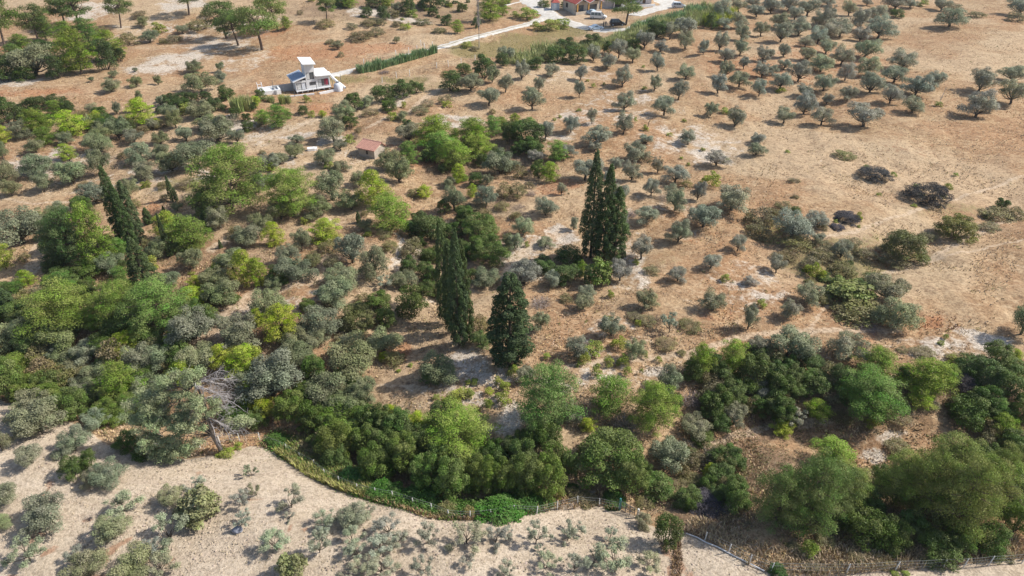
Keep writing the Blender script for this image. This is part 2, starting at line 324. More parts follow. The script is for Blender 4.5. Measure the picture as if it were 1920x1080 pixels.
# kind: name, category, crown part, stem part, describing words, base colour, height/width limits, blob (no visible stem at the foot)
SPEC = {
    'o': ('olive_tree', 'olive tree', 'crown', 'trunk', 'grey-green olive tree', (0.275, 0.285, 0.165), (0.7, 1.7), False),
    's': ('young_olive_tree', 'olive tree', 'crown', 'trunk', 'wispy see-through young olive', (0.34, 0.355, 0.24), (0.7, 1.3), False),
    'p': ('pine_tree', 'pine tree', 'crown', 'trunk', 'bushy green pine', (0.25, 0.345, 0.05), (0.75, 1.9), True),
    'P': ('pine_tree', 'pine tree', 'crown', 'trunk', 'broad full-grown pine', (0.25, 0.335, 0.06), (0.75, 1.7), True),
    'y': ('young_pine', 'pine tree', 'crown', 'trunk', 'bright yellow-green young pine', (0.345, 0.42, 0.05), (0.7, 1.6), True),
    't': ('pine_tree', 'pine tree', 'crown', 'trunk', 'pine on a bare trunk', (0.175, 0.24, 0.06), (1.0, 2.2), False),
    'c': ('cypress_tree', 'cypress', 'crown', 'trunk', 'slender dark cypress', (0.088, 0.125, 0.048), (2.0, 14.0), False),
    'd': ('pine_tree', 'pine tree', 'crown', 'trunk', 'dark dense pine', (0.115, 0.165, 0.06), (0.75, 2.6), True),
    'C': ('cypress_tree', 'cypress', 'crown', 'trunk', 'broad dark cypress', (0.08, 0.115, 0.045), (1.5, 6.0), False),
    'b': ('evergreen_bush', 'bush', 'foliage', 'stems', 'dark green evergreen bush', (0.10, 0.145, 0.035), (0.55, 1.5), True),
    'B': ('evergreen_bush', 'bush', 'foliage', 'stems', 'large dark evergreen thicket bush', (0.14, 0.19, 0.042), (0.55, 1.3), True),
    'h': ('broad_bush', 'bush', 'foliage', 'stems', 'broad rounded olive-green bush', (0.215, 0.21, 0.065), (0.5, 0.9), True),
    'm': ('scrub_bush', 'bush', 'foliage', 'stems', 'low olive-brown scrub bush', (0.235, 0.205, 0.095), (0.3, 0.9), True),
    'g': ('green_shrub', 'shrub', 'foliage', 'stems', 'small bright green shrub', (0.29, 0.335, 0.06), (0.5, 1.1), True),
    'v': ('bramble_bush', 'bush', 'foliage', 'stems', 'vivid green bramble mound', (0.085, 0.175, 0.035), (0.35, 0.7), True),
    'f': ('broadleaf_shrub', 'shrub', 'foliage', 'stems', 'fresh green broad-leaved shrub', (0.24, 0.275, 0.075), (0.5, 1.1), True),
    'k': ('dry_bush', 'bush', None, None, 'leafless grey-brown dry bush', (0.28, 0.235, 0.2), (0.35, 0.9), True),
    'K': ('bramble_mound', 'bush', None, None, 'dark grey dead bramble mound', (0.085, 0.078, 0.078), (0.3, 0.6), True),
    'r': ('reed_clump', 'reeds', None, None, 'pale green clump of reeds', (0.36, 0.4, 0.17), (0.7, 1.6), True),
}
# ------------------------------------------------------------------ the plants one by one: kind, foot x, foot y, width, height (quarter pixels within a 480x270 tile of the photo)
TILES = {
(0, 0): '''p 190 420 170 170;p 520 330 170 170;p 680 330 190 200;b 600 420 170 130;b 340 420 170 130;p 120 470 150 150;m 1050 130 120 60;m 1550 130 110 50;m 760 260 130 70;m 620 880 150 60;m 960 900 130 60;p 760 960 130 110;b 620 960 120 90;m 1200 960 130 70;t 40 380 200 370;t 290 310 160 260;p 350 300 160 200;t 485 195 170 240;t 600 220 190 190;t 905 210 130 250;t 1415 110 160 190;t 1700 280 190 270;t 1790 340 190 210
b 70 610 220 200;b 190 600 160 130;o 280 570 290 260;b 440 590 140 180;p 610 560 270 340;b 800 530 160 250;p 840 450 210 220;m 970 340 150 110;b 900 460 110 110;b 520 540 140 120
o 1080 200 90 80;g 1200 250 110 80;o 1125 320 110 100;o 1375 250 80 60;m 1490 225 180 90;m 1310 315 140 60;m 1230 330 80 50
o 1465 550 110 100;o 1655 540 50 80;o 1670 620 80 90;o 1510 690 190 160;o 855 580 60 60;o 840 690 120 110;o 1030 660 80 100;o 1190 640 50 80;o 690 610 40 40;o 1050 750 40 80;o 1210 800 45 110;o 690 850 90 70;o 880 860 60 100;o 1020 540 35 40
b 70 930 200 200;b 250 850 220 140;b 430 800 150 100;b 510 850 100 100;p 430 880 130 130;y 560 1000 240 160;p 300 1000 220 190;o 150 1040 150 140;y 40 1080 120 180;p 350 1070 160 110;r 700 950 120 80;o 900 1040 150 170;o 770 985 110 90;b 820 940 180 60;y 1080 940 190 210;o 1150 970 80 90;o 1290 900 140 120;o 1320 960 100 140;b 1430 770 130 100;b 1700 740 110 110;b 1340 800 170 100;g 1400 850 110 90;o 1510 890 160 120;b 1620 820 150 80;r 1790 830 110 110;r 1860 820 90 110;o 1560 970 140 110;k 1760 930 140 100;o 1400 1050 120 110;o 1210 1080 110 90;o 750 1070 150 90;o 500 1080 110 70;o 1010 1080 130 60;m 1080 990 110 60;o 1640 1060 220 100;o 1780 1070 110 110;b 1550 760 100 80''',
(0, 1): '''p 700 60 110 110;b 640 40 130 70;b 880 60 130 80;p 980 60 110 100;m 1000 130 160 80;m 860 190 160 60;m 1250 190 150 60;m 1380 250 120 50;m 560 330 90 40;t 45 370 240 220;t 165 230 170 260;p 230 220 90 100;t 530 160 110 190;m 330 110 50 40;m 520 200 140 60;b 830 130 90 80;m 720 220 90 60;m 790 290 220 60;m 900 260 130 60;o 615 370 80 70;m 640 430 60 50;o 1055 320 45 50
b 960 150 90 110;o 1060 100 80 90;b 1140 120 120 140;g 1165 130 90 70;g 1130 220 90 50;m 1060 200 100 50;m 940 190 90 60;b 1330 120 90 70;b 1310 50 200 100;b 1440 50 60 50;b 1545 90 80 80;b 1430 190 90 90;p 1510 250 90 100;b 1650 210 70 90;p 1750 160 200 210;p 1850 110 110 130;g 1580 350 90 40;m 1640 380 90 40
b 960 770 190 140;b 1000 830 110 80;g 970 820 70 70;b 1100 740 180 140;b 1200 700 120 110;b 740 830 150 140;o 840 800 100 80;o 660 900 150 130;o 590 1060 170 200;b 710 960 130 110;g 700 1080 80 80;k 735 1040 80 60;m 770 1000 60 60;p 170 960 170 180;p 60 930 120 110;g 420 880 60 50;o 310 1080 90 50
g 1030 900 80 70;o 1100 900 80 50;o 1150 1060 170 160;p 1350 1090 280 220;p 1620 1080 260 180;p 1780 1020 130 160;b 1890 1060 110 160;g 1430 800 70 50;m 1420 770 110 70;g 1110 810 40 60;m 1280 800 120 60;m 1770 850 60 40;m 1230 850 150 60;m 860 860 130 60
b 1460 680 170 160;o 1610 680 160 140;b 1560 560 120 90;b 1710 580 170 170;o 1770 620 90 130;o 1870 690 90 140;o 1755 790 150 150;b 1850 500 100 110;o 1890 470 110 130;r 110 765 60 50;r 200 775 50 70;r 245 770 45 60;g 385 770 60 60;k 960 550 90 40''',
(0, 2): '''o 75 600 100 150;o 290 570 100 100;o 150 820 130 180;o 200 690 70 130;o 510 600 70 120;o 505 730 70 140;o 440 1000 100 150;o 600 930 65 150;o 255 1050 110 160;o 710 520 110 120;o 830 650 110 150;o 905 470 100 125;o 990 360 120 130;o 1090 530 90 140;o 1110 390 90 90;o 1070 680 80 120;o 800 430 110 150;o 610 460 100 130;o 840 830 130 140;o 1140 860 140 160;o 1245 745 110 150;o 835 1010 110 180;o 1295 370 110 140;o 1430 415 70 120;o 1300 600 110 120;o 1555 375 100 140;o 1720 300 110 130;o 1710 415 110 120;o 1600 460 100 110;o 1700 215 90 130;o 1590 215 100 80;b 1490 215 90 120;o 1550 150 130 160;o 1690 90 100 100;o 1830 130 110 100;o 1860 270 90 120;o 1880 460 80 110;o 1590 580 100 130;o 1730 520 70 100;o 1540 700 110 150;o 1700 650 130 130;o 1870 580 100 120;o 1850 725 90 150;o 1485 870 90 120;o 1670 950 140 150;o 1830 1080 100 90;o 1320 1080 110 120;o 640 1080 170 90;o 1000 1080 90 45;o 1300 270 150 150;o 1180 290 100 130;o 1800 50 90 60
g 1000 985 50 50;g 500 835 40 25;g 360 885 30 25;g 320 900 30 20;g 925 915 30 40;g 985 505 30 20;g 990 670 40 25;g 610 650 40 25;g 690 635 25 20;g 565 610 25 20;g 1290 915 40 25;g 1180 1015 45 25;g 1600 850 90 30
b 110 1080 250 190;y 20 960 90 120;b 330 470 160 130;b 480 470 170 140;b 180 510 120 100;b 720 400 90 90;b 1080 280 160 140;b 910 370 110 90;b 400 400 160 120;m 240 470 80 90;b 600 350 150 100
t 850 190 200 230;b 240 50 90 40;b 390 50 60 40;g 130 130 150 60;g 30 130 80 40;g 290 215 150 60;g 380 200 120 60;g 190 215 100 40''',
(0, 3): '''o 20 100 130 120;o 150 80 130 90;o 290 120 130 130;o 455 180 100 140;o 440 45 90 60;o 605 120 90 120;o 380 210 120 140;o 200 150 100 110;o 80 215 120 130;o 95 315 130 160;o 230 270 140 130;o 535 275 160 110;o 440 300 160 130;o 370 330 120 130;o 680 230 120 170;o 800 150 130 100;o 820 290 170 170;o 690 310 110 110;o 720 430 170 140;o 275 350 90 80;o 430 400 110 110;o 115 430 80 110;o 295 455 110 110;o 15 440 60 80;o 545 490 140 150;o 395 540 160 130;o 735 560 150 150;o 120 525 90 90;o 225 610 130 170;o 575 605 100 150;o 30 560 80 80;o 90 670 120 140;o 410 680 130 140;o 760 700 150 170;o 940 620 160 130;o 1000 520 170 110;o 1105 715 160 150;o 1240 660 120 140;o 910 775 120 150;o 595 755 110 120;o 275 720 100 90;o 260 860 140 180;o 435 780 80 80;o 395 935 130 150;o 110 920 120 120;o 700 950 210 160;o 1080 850 130 130;o 1580 690 170 180;o 1820 610 150 110;o 1810 785 160 200;o 1560 880 190 200;o 1660 840 80 90;o 1360 200 170 150;o 950 80 170 100;b 960 130 100 70;o 1290 80 110 100;o 1060 60 80 60;o 740 40 60 60;g 1155 45 70 50;o 1880 120 160 110;m 1850 160 160 80;m 1400 70 130 50;g 90 690 70 40;g 1275 795 50 40;m 1560 130 150 50''',
(1, 0): '''o 30 120 90 150;o 270 60 110 90;o 310 220 180 170;o 50 300 150 200;o 100 390 110 150;o 340 350 120 150;y 520 120 140 130;o 560 290 190 190;o 770 230 140 200;o 760 60 160 80;m 380 190 80 70;o 1040 140 170 160;o 1090 270 150 150;g 1100 330 70 60;o 1300 210 170 180;o 1210 100 110 110;o 1500 180 250 230
P 1750 500 420 500;d 1540 560 140 260;o 1660 630 140 180;c 955 760 112 590;c 1040 735 102 460;c 1000 790 88 500;c 1115 1110 160 420;c 1300 430 40 200;c 1328 430 26 110;c 1120 600 60 130;c 1282 850 45 340;c 1245 560 30 100;c 1660 790 26 80;c 1550 620 60 110
o 730 450 190 110;o 970 400 120 160;o 450 560 130 100;o 170 740 300 230;o 330 640 160 170;y 50 940 150 260;m 190 870 90 70;d 470 900 210 370;d 610 930 210 470;p 780 900 240 480;p 900 850 140 150;b 440 930 180 130;b 470 1020 170 110;o 840 960 170 160;p 910 1060 150 150;o 1190 860 130 170;m 1110 800 90 140;y 1280 720 200 240;p 1450 800 310 280;b 1330 820 140 120;o 1460 930 150 180;g 1140 940 110 100;b 950 960 90 120
y 210 1060 130 130;p 430 1080 160 90;o 1280 1060 140 110;g 1440 980 50 30;y 1480 1080 130 90;o 1630 1080 180 90;o 1750 940 170 180;y 1860 1060 190 280;o 1850 760 180 140;m 1780 700 150 100;b 1590 1000 80 60;o 1330 500 70 60;m 640 330 100 60;m 780 340 80 50;b 680 980 200 120;m 1230 330 110 60;m 1400 310 160 50''',
(1, 1): '''o 30 370 120 180;o 300 110 130 130;o 100 190 140 130;y 120 200 80 80;o 190 150 110 90;o 520 160 140 150;o 630 50 100 70;g 550 190 80 60;P 290 540 320 360;o 110 320 120 110;o 190 560 170 160;o 480 550 170 130;o 580 420 190 250;o 780 310 110 120;o 720 490 170 130;o 640 210 110 60
y 900 470 230 290;p 1020 650 310 280;o 830 640 100 90;c 770 590 34 90;g 840 690 70 40;o 1080 290 160 200;o 990 200 150 170;p 1140 170 160 200;p 1380 120 250 230;p 1490 180 240 210;p 1660 100 220 180;b 1400 210 80 60;y 1520 290 110 150;b 1700 170 110 110;o 1830 220 200 190;o 1735 310 70 100;o 1730 450 130 160;o 1490 490 130 190;o 1450 320 90 70;y 1625 400 80 110;y 1260 400 120 100;m 1190 390 110 70;m 1860 400 130 130;m 1850 490 120 70;m 1640 480 160 60
b 1320 720 250 230;b 1200 690 170 140;k 1450 620 100 80;B 1680 720 280 200;B 1750 880 270 210;b 1330 880 150 120;m 1180 830 170 150;m 1160 950 160 130;b 1280 1010 150 130;b 1330 1070 130 160;b 1560 600 110 90;o 1130 1080 170 110;o 1740 1070 180 110;o 1890 780 90 120;o 730 890 190 260;o 880 990 190 250;s 960 1080 130 100;o 640 1080 220 90
y 150 770 160 190;o 60 690 140 190;o 350 800 110 190;y 530 740 240 190;m 560 820 170 120;o 240 890 150 150;o 450 930 100 130;o 310 1010 220 130;y 40 1080 140 260;b 170 1040 160 150;o 150 1080 120 50;m 1010 800 140 90;m 960 700 130 70''',
(1, 2): '''o 410 90 110 100;o 620 50 90 60;o 920 130 170 150;o 775 185 80 100;o 895 270 110 150;o 1090 210 75 120;o 1225 290 150 150;o 1040 390 100 150;o 550 260 190 140;o 720 290 80 100;o 1390 420 85 140;g 1480 320 130 120;o 1530 160 140 90;o 1830 90 110 110;o 1225 490 150 180;o 1010 590 140 140;o 820 400 120 100;o 370 380 60 100;o 255 540 140 160;o 85 690 130 160;o 20 780 100 130;o 250 770 100 90;o 460 650 60 110;o 840 620 60 110;o 1245 740 140 170;o 1440 610 210 170;o 1640 500 230 200;o 960 860 140 180;o 1690 800 100 140;o 1490 930 120 130;o 1240 1030 120 130;o 800 1030 140 170
k 1130 420 120 70;k 900 540 90 60;m 1850 600 220 150;m 1840 700 190 130;b 420 900 190 150;b 240 960 180 130;b 400 1040 210 160;f 650 1060 210 230;p 520 1000 90 130;o 90 1040 220 180;o 310 1070 120 130;g 1595 1030 70 60;o 1780 1060 90 50;p 330 120 160 150;p 290 280 130 150;b 130 50 180 90;o 190 130 110 100;k 140 390 90 60;m 60 250 120 110;m 40 400 150 120;m 130 330 90 60;k 60 500 130 60;m 30 560 110 60;b 200 250 110 140;m 190 200 110 90
g 110 770 40 40;g 1270 110 30 20;g 1320 160 30 25;g 1430 50 40 25;g 1600 130 60 30;g 930 900 50 40;m 1040 980 130 80;m 1310 320 90 60;m 1000 130 120 70''',
(1, 3): '''o 180 700 220 220;o 340 620 150 100;o 370 730 80 70;o 540 860 130 170;o 50 970 110 150;m 40 560 130 100;m 220 790 250 110;m 400 870 200 100;g 320 990 120 110;y 390 1020 90 80;f 530 1090 130 110;b 650 1090 150 90;h 1000 870 340 260;h 1400 700 300 190;m 1190 720 150 70;m 740 860 180 90;m 930 890 230 60
K 800 260 240 110;K 1190 430 320 170;K 590 580 200 90;K 510 640 120 50;g 735 190 45 40;g 940 240 45 35;g 1110 330 50 40;g 1145 400 60 40;g 1240 405 40 35;g 1305 410 50 45;g 1350 335 60 45;g 675 580 60 70;g 505 595 40 30;b 1740 510 110 110;m 1720 560 250 90;m 1850 560 140 100;m 1640 560 100 50;g 145 75 40 35;m 570 105 170 60;m 200 290 90 40;g 830 385 40 25;g 1090 470 45 25;g 1405 235 40 25;g 1270 470 40 25;g 680 630 35 25;m 1650 640 160 60;m 560 980 230 110;m 120 880 190 90''',
(2, 0): '''c 95 190 90 140;c 180 50 32 60;c 270 80 28 80;P 480 310 390 340;o 140 430 200 240;o 480 450 220 210;P 960 270 270 350;P 1200 320 350 400;o 1460 380 260 270;y 1460 140 180 150;o 1650 120 200 170;y 1590 240 90 120;y 930 510 180 190;p 1060 430 160 150;o 1080 610 180 220;o 1230 570 180 190;y 1330 460 120 160;o 700 530 160 180;p 930 860 260 320;o 740 690 170 170;o 520 570 160 150;o 430 540 130 120;o 1520 590 200 170;o 1130 810 200 160;y 1400 670 200 140;m 1280 650 130 140
B 100 830 230 330;B 250 840 220 220;B 400 920 220 220;B 560 980 240 250;B 830 1010 220 190;b 960 980 160 150;b 470 720 140 150;y 210 620 120 120;o 760 850 170 150;o 730 1040 150 110;b 680 900 170 150;o 260 970 230 120;o 310 1070 280 190;o 1800 430 250 180;y 1830 640 230 220;y 1680 580 170 170;o 1860 720 130 150;y 1860 910 140 120;y 1890 800 110 130;b 1780 1000 200 150;o 600 640 150 140;b 1130 960 230 160;o 600 800 150 150;p 1000 940 200 150;b 60 480 160 140;o 880 720 120 120''',
(2, 1): '''o 130 200 210 220;y 200 390 270 280;y 30 280 110 140;o 500 320 240 230;o 620 110 220 180;h 770 310 270 210;m 700 390 220 90;b 980 290 140 150;b 1180 210 210 240;b 920 170 200 150;o 300 440 180 160;o 450 440 170 130;o 330 570 220 140;o 740 620 310 250;o 960 470 200 160;m 1030 570 170 110;y 960 550 90 80;o 1390 690 230 220;b 1320 700 170 100;o 140 820 340 330;y 380 660 90 90;y 650 710 130 120;b 750 770 140 140;o 840 850 150 210;o 520 870 300 220;o 660 930 250 150;o 760 890 120 110;y 330 800 110 80;y 10 580 80 150;y 60 960 200 150;B 280 1000 260 230;B 680 1080 380 230;m 1680 350 170 160;b 1690 440 160 120
y 1010 1000 130 130;y 1090 1020 100 110;y 1200 1050 150 120;y 1290 1060 130 100;b 460 960 180 130;b 860 1060 170 110
g 1350 830 55 40;g 1410 880 65 75;g 1470 840 75 65;g 1540 825 130 75;g 1605 810 65 60;g 1520 865 45 45;g 1745 895 75 75;g 1860 870 105 85;g 1820 720 75 55;g 1870 760 85 65;g 1590 715 50 30;g 1640 710 55 30;g 1750 790 75 40;g 1905 660 45 60;g 1670 920 35 35;g 1070 630 40 25;g 1160 590 40 30;g 1350 880 50 40;g 1810 820 50 40''',
(2, 2): '''o 215 310 110 150;o 540 160 130 130;o 560 80 120 90;o 1000 150 140 150;o 1500 170 160 170;o 1770 310 110 200;o 740 350 140 170;g 710 270 60 80;s 1180 330 120 160;k 1090 260 110 80;k 1450 220 110 60;g 740 75 55 65;g 945 275 55 45;g 1870 140 80 55;o 470 510 150 160;g 610 490 150 95;g 540 560 90 85;g 800 445 110 85;o 915 530 130 170;g 830 580 85 95;g 725 575 75 75;g 635 655 80 80;g 995 515 50 50;g 1100 545 50 35;g 860 645 70 60;g 970 635 35 35;m 1270 500 80 40;g 500 585 45 40;o 110 700 120 130;g 30 670 85 95;k 220 140 180 90;m 400 110 110 70;g 260 520 60 35
P 270 1070 400 450;o 430 1010 130 180;p 720 940 300 280;P 1050 1060 290 350;o 1190 780 160 190;b 1220 890 110 110;y 570 1070 130 110;k 830 1080 210 170;p 1410 650 190 240;p 1650 640 240 250;b 1790 740 240 250;o 1850 500 170 170;o 1870 820 150 140;b 1850 930 160 140;k 1340 870 180 130;b 1480 960 190 180;o 1660 1010 160 170;m 1450 870 180 120;o 1350 1090 190 150;b 1560 1070 150 130;b 1700 780 180 130;m 1000 270 160 80;m 1330 310 180 70;m 1150 440 170 60;m 920 230 120 60''',
(2, 3): '''o 290 100 170 130;o 145 220 130 150;o 150 510 250 260;o 600 520 230 215;f 600 80 330 130;m 700 220 390 130;o 960 290 230 250;k 750 320 190 100;o 880 100 230 200;o 1890 350 170 270;m 560 200 200 90;m 830 190 150 80
p 800 670 270 240;P 740 920 380 300;p 1170 780 330 250;p 1310 740 170 190;y 1130 880 190 130;b 1000 720 130 140;g 1400 585 110 85;g 1295 425 45 40;g 1325 380 40 40;y 1850 550 110 100;m 1590 640 120 90;g 1620 705 45 40;m 1150 500 170 60;m 1400 540 120 50
b 80 800 200 210;b 200 810 160 120;b 330 760 220 150;f 440 760 110 70;b 60 960 230 200;y 370 970 180 140;s 180 1020 160 170;y 110 1090 150 90;B 1800 820 290 260;b 1690 1000 240 160;B 1880 1010 220 230;b 1830 620 170 90;p 1680 980 180 180;p 1720 1090 210 150;K 1450 770 190 170;m 1420 920 190 130;m 1550 880 140 110;m 480 840 170 100;b 560 720 150 120;m 850 980 130 90;g 770 1040 90 80;g 840 960 70 70;m 550 1000 180 80;m 1000 1000 180 70;m 1200 880 180 60;k 1750 480 130 60;m 1000 480 80 50''',
(3, 0): '''o 20 140 120 180;o 230 20 150 60;o 250 230 160 170;o 570 140 200 170;b 560 330 170 170;b 690 270 120 170;o 700 400 110 130;o 810 380 210 190;o 60 530 180 190;o 20 710 130 110;o 370 690 290 260;s 220 970 220 240;o 860 800 200 210;s 930 640 230 140;o 1290 540 150 160;s 1450 450 160 130;f 1510 660 310 240;s 1290 820 260 160;o 690 1070 250 190;s 580 970 130 120;o 1010 1090 270 150;s 1210 1070 220 170;s 1120 920 150 90;s 1840 550 140 160;s 1840 690 120 140;s 1890 330 90 110;b 1100 180 190 150;g 1690 180 130 60;g 1790 125 70 50;b 960 130 180 150''',
(3, 1): '''v 150 110 160 110;B 640 200 330 280;b 620 270 200 180;B 900 360 260 270;B 1130 300 260 310;B 1300 460 250 330;B 1480 510 270 310;B 1700 470 250 300;B 1860 490 230 290;P 1540 160 430 350;b 1640 250 290 190;v 720 405 280 120;v 950 505 270 130;v 1240 555 290 140;v 1830 660 350 150;v 1090 520 180 90;m 400 200 230 130;m 520 260 190 110;m 330 150 180 100;m 1430 640 200 120;m 700 430 140 60;m 1600 640 120 90;b 460 140 170 130
s 270 570 180 190;s 520 690 160 110;o 730 690 200 90;s 830 640 130 110;s 250 660 80 70;s 10 480 90 120;s 170 880 200 150;s 480 900 160 200;s 530 760 120 90;s 720 830 160 150;s 760 940 160 150;s 940 920 200 130;s 1000 770 200 100;s 1060 850 150 120;s 1290 830 170 180;s 1580 840 230 160;s 1800 840 160 140;s 1890 800 120 110;s 1600 990 120 100;s 940 1060 200 150;s 1240 1070 160 160;s 780 1050 150 100;s 1880 1060 130 130;f 280 1090 220 180;s 680 1090 120 60''',
(3, 2): '''s 180 840 160 190;s 420 820 110 140;s 460 750 150 90;s 730 810 130 120;s 200 900 80 60;s 270 1020 160 110;s 470 1050 130 170;s 600 1010 150 130;s 780 1030 260 200;s 1030 1040 170 150;o 970 700 110 110;b 1150 860 200 260
B 720 350 530 350;B 880 440 270 290;b 430 310 150 170;b 1000 360 110 140;o 1170 260 250 260;o 80 170 180 120;B 100 470 270 290;B 260 490 270 330;v 90 600 270 140;g 330 480 110 80;v 460 440 90 60;v 760 540 180 80;m 460 500 150 90;b 1080 470 250 150;y 1480 330 100 110;m 1340 400 210 100;b 1430 80 160 90;m 1550 200 180 110;m 1250 420 160 80;K 1480 620 330 170;k 210 490 110 60;m 560 530 200 60;m 1000 560 160 60;b 1600 230 180 150;b 1560 400 200 160;b 1330 560 230 150''',
(3, 3): '''P 60 760 330 560;P 250 740 380 520;P 430 640 330 420;P 560 560 300 330;P 940 560 330 430;P 1110 660 360 520;P 1330 800 420 600;P 1500 660 380 520;P 1330 420 420 400;P 1640 480 280 400;p 480 260 330 210;b 720 830 310 260;b 900 860 260 240;b 1250 950 320 200;m 1130 930 180 120;b 1420 900 230 200;b 1650 900 240 230;B 1840 820 260 410;B 1870 350 220 300;g 310 930 140 140;v 70 1080 140 110;b 560 680 260 200;b 1060 780 250 200;m 700 960 220 80;m 860 990 200 60;m 430 860 160 90;m 960 120 200 60;m 200 900 150 70;g 950 1075 70 35;g 1030 1075 70 40;m 330 1000 200 60;m 1720 930 220 70;b 1750 560 260 260''',
}
ZONE = {(0, 0): 'in the upper left corner', (0, 1): 'around the white house', (0, 2): 'below the roadside houses', (0, 3): 'in the upper right grove',
        (1, 0): 'near the left cypresses', (1, 1): 'below the tile-roofed hut', (1, 2): 'around the tall cypress trio', (1, 3): 'on the bare right slope',
        (2, 0): 'in the dense left thicket', (2, 1): 'left of the broad cypress', (2, 2): 'right of the broad cypress', (2, 3): 'along the right gully',
        (3, 0): 'in the sandy lower-left field', (3, 1): 'by the sandy field fence', (3, 2): 'near the field gate', (3, 3): 'among the large lower-right pines'}

# ------------------------------------------------------------------ the ground: one sheet out to the horizon
def grid_axis(lo, hi, d0, growth, centre_lo, centre_hi):
    a = [centre_lo]
    while a[-1] < centre_hi: a.append(a[-1] + d0)
    d = d0
    while a[-1] < hi: d *= growth; a.append(a[-1] + d)
    d = d0; b = [centre_lo]
    while b[-1] > lo: d *= growth; b.append(b[-1] - d)
    return np.array(b[:0:-1] + a)
gx = grid_axis(-2500, 2500, 0.42, 1.03, -62, 62); gy = grid_axis(-400, 4000, 0.42, 1.022, 26, 105)
GX, GY = np.meshgrid(gx, gy); X, Y = GX.ravel(), GY.ravel(); Z = height(X, Y)

def vnoise(x, y, s, seed):      # smooth value noise, 0..1
    r = np.random.RandomState(seed); n = 256; tab = r.uniform(0, 1, (n, n)); u, v = np.asarray(x) / s + 1000.3, np.asarray(y) / s + 1000.7
    i, j = np.floor(u).astype(int), np.floor(v).astype(int); fu, fv = smooth(u - i), smooth(v - j)
    g = lambda a, b: tab[a % n, b % n]
    return (g(i, j) * (1 - fu) + g(i + 1, j) * fu) * (1 - fv) + (g(i, j + 1) * (1 - fu) + g(i + 1, j + 1) * fu) * fv
WX, WY = (vnoise(X, Y, 3.2, 1) - .5) * 3.0 + (vnoise(X, Y, 1.2, 2) - .5) * 1.2, (vnoise(X, Y, 3.2, 3) - .5) * 3.0 + (vnoise(X, Y, 1.2, 4) - .5) * 1.2
ELLC = {}
def ell(mask, x, y, cx, cy, rx, ry, s=1.0):
    if (cx, cy, rx, ry) not in ELLC:
        p = ground(cx, cy); k, a = scale_at(p); q = ground(cx, cy - ry); q2 = ground(cx, cy + ry); ELLC[(cx, cy, rx, ry)] = (p.x, p.y, rx / k, max(0.5, (q - q2).length * 0.5))
    ax, ay, Rx, Ry = ELLC[(cx, cy, rx, ry)]
    i = np.nonzero((np.abs(x - ax) < 1.3 * Rx) & (np.abs(y - ay) < 1.3 * Ry))[0]
    if len(i):
        d = np.hypot((x[i] - ax) / Rx, (y[i] - ay) / Ry); mask[i] = np.maximum(mask[i], s * (1 - smooth((d - 0.45) / 0.85)))
CHALK = [(175, 20, 60, 20), (345, 8, 60, 16), (340, 108, 70, 16), (290, 130, 70, 12), (30, 155, 70, 9), (410, 85, 70, 14), (60, 312, 45, 22), (108, 284, 26, 10), (170, 288, 22, 14), (435, 236, 60, 22), (700, 25, 60, 14), (760, 38, 50, 9),
         (1062, 428, 38, 14), (1050, 445, 32, 26), (1012, 458, 24, 14), (1330, 290, 62, 22), (885, 680, 50, 26), (930, 705, 60, 24), (945, 775, 50, 38, .9), (870, 760, 40, 22), (1130, 662, 60, 10), (1225, 706, 44, 9), (1735, 650, 62, 20), (1850, 640, 70, 16), (1655, 800, 40, 15), (1640, 840, 34, 28),
         (1102, 918, 24, 10), (1200, 515, 24, 36), (1430, 548, 40, 14), (742, 470, 16, 50), (560, 255, 40, 10), (860, 228, 70, 14), (740, 190, 30, 12), (620, 265, 40, 8), (1790, 700, 60, 20, .7), (1680, 720, 40, 12), (1300, 700, 30, 30, .7), (1070, 1000, 1, 1), (780, 560, 26, 14, .6), (470, 590, 30, 20, .5), (1090, 140, 120, 18, .5), (1080, 215, 60, 20, .75), (1000, 480, 90, 50, .7), (880, 720, 120, 60, .75), (1180, 500, 50, 60, .7), (1380, 520, 90, 60, .55), (580, 560, 70, 50, .55), (500, 250, 130, 25, .6), (600, 300, 120, 25, .5), (350, 330, 120, 25, .6), (100, 300, 120, 30, .7), (760, 470, 50, 60, .6), (1100, 700, 160, 30, .6), (420, 60, 120, 40, .6), (1180, 200, 110, 40, .6), (1290, 270, 130, 40, .65), (1020, 250, 60, 30, .6), (1150, 620, 80, 40, .5), (1250, 400, 80, 50, .45), (220, 340, 150, 30, .5), (300, 60, 160, 30, .5), (460, 110, 60, 30, .6), (1400, 560, 70, 40, .5), (620, 430, 80, 30, .4), (1820, 660, 90, 40, .7), (560, 395, 60, 10, .5), (1500, 1060, 60, 10, .7), (430, 700, 20, 10, .5)]
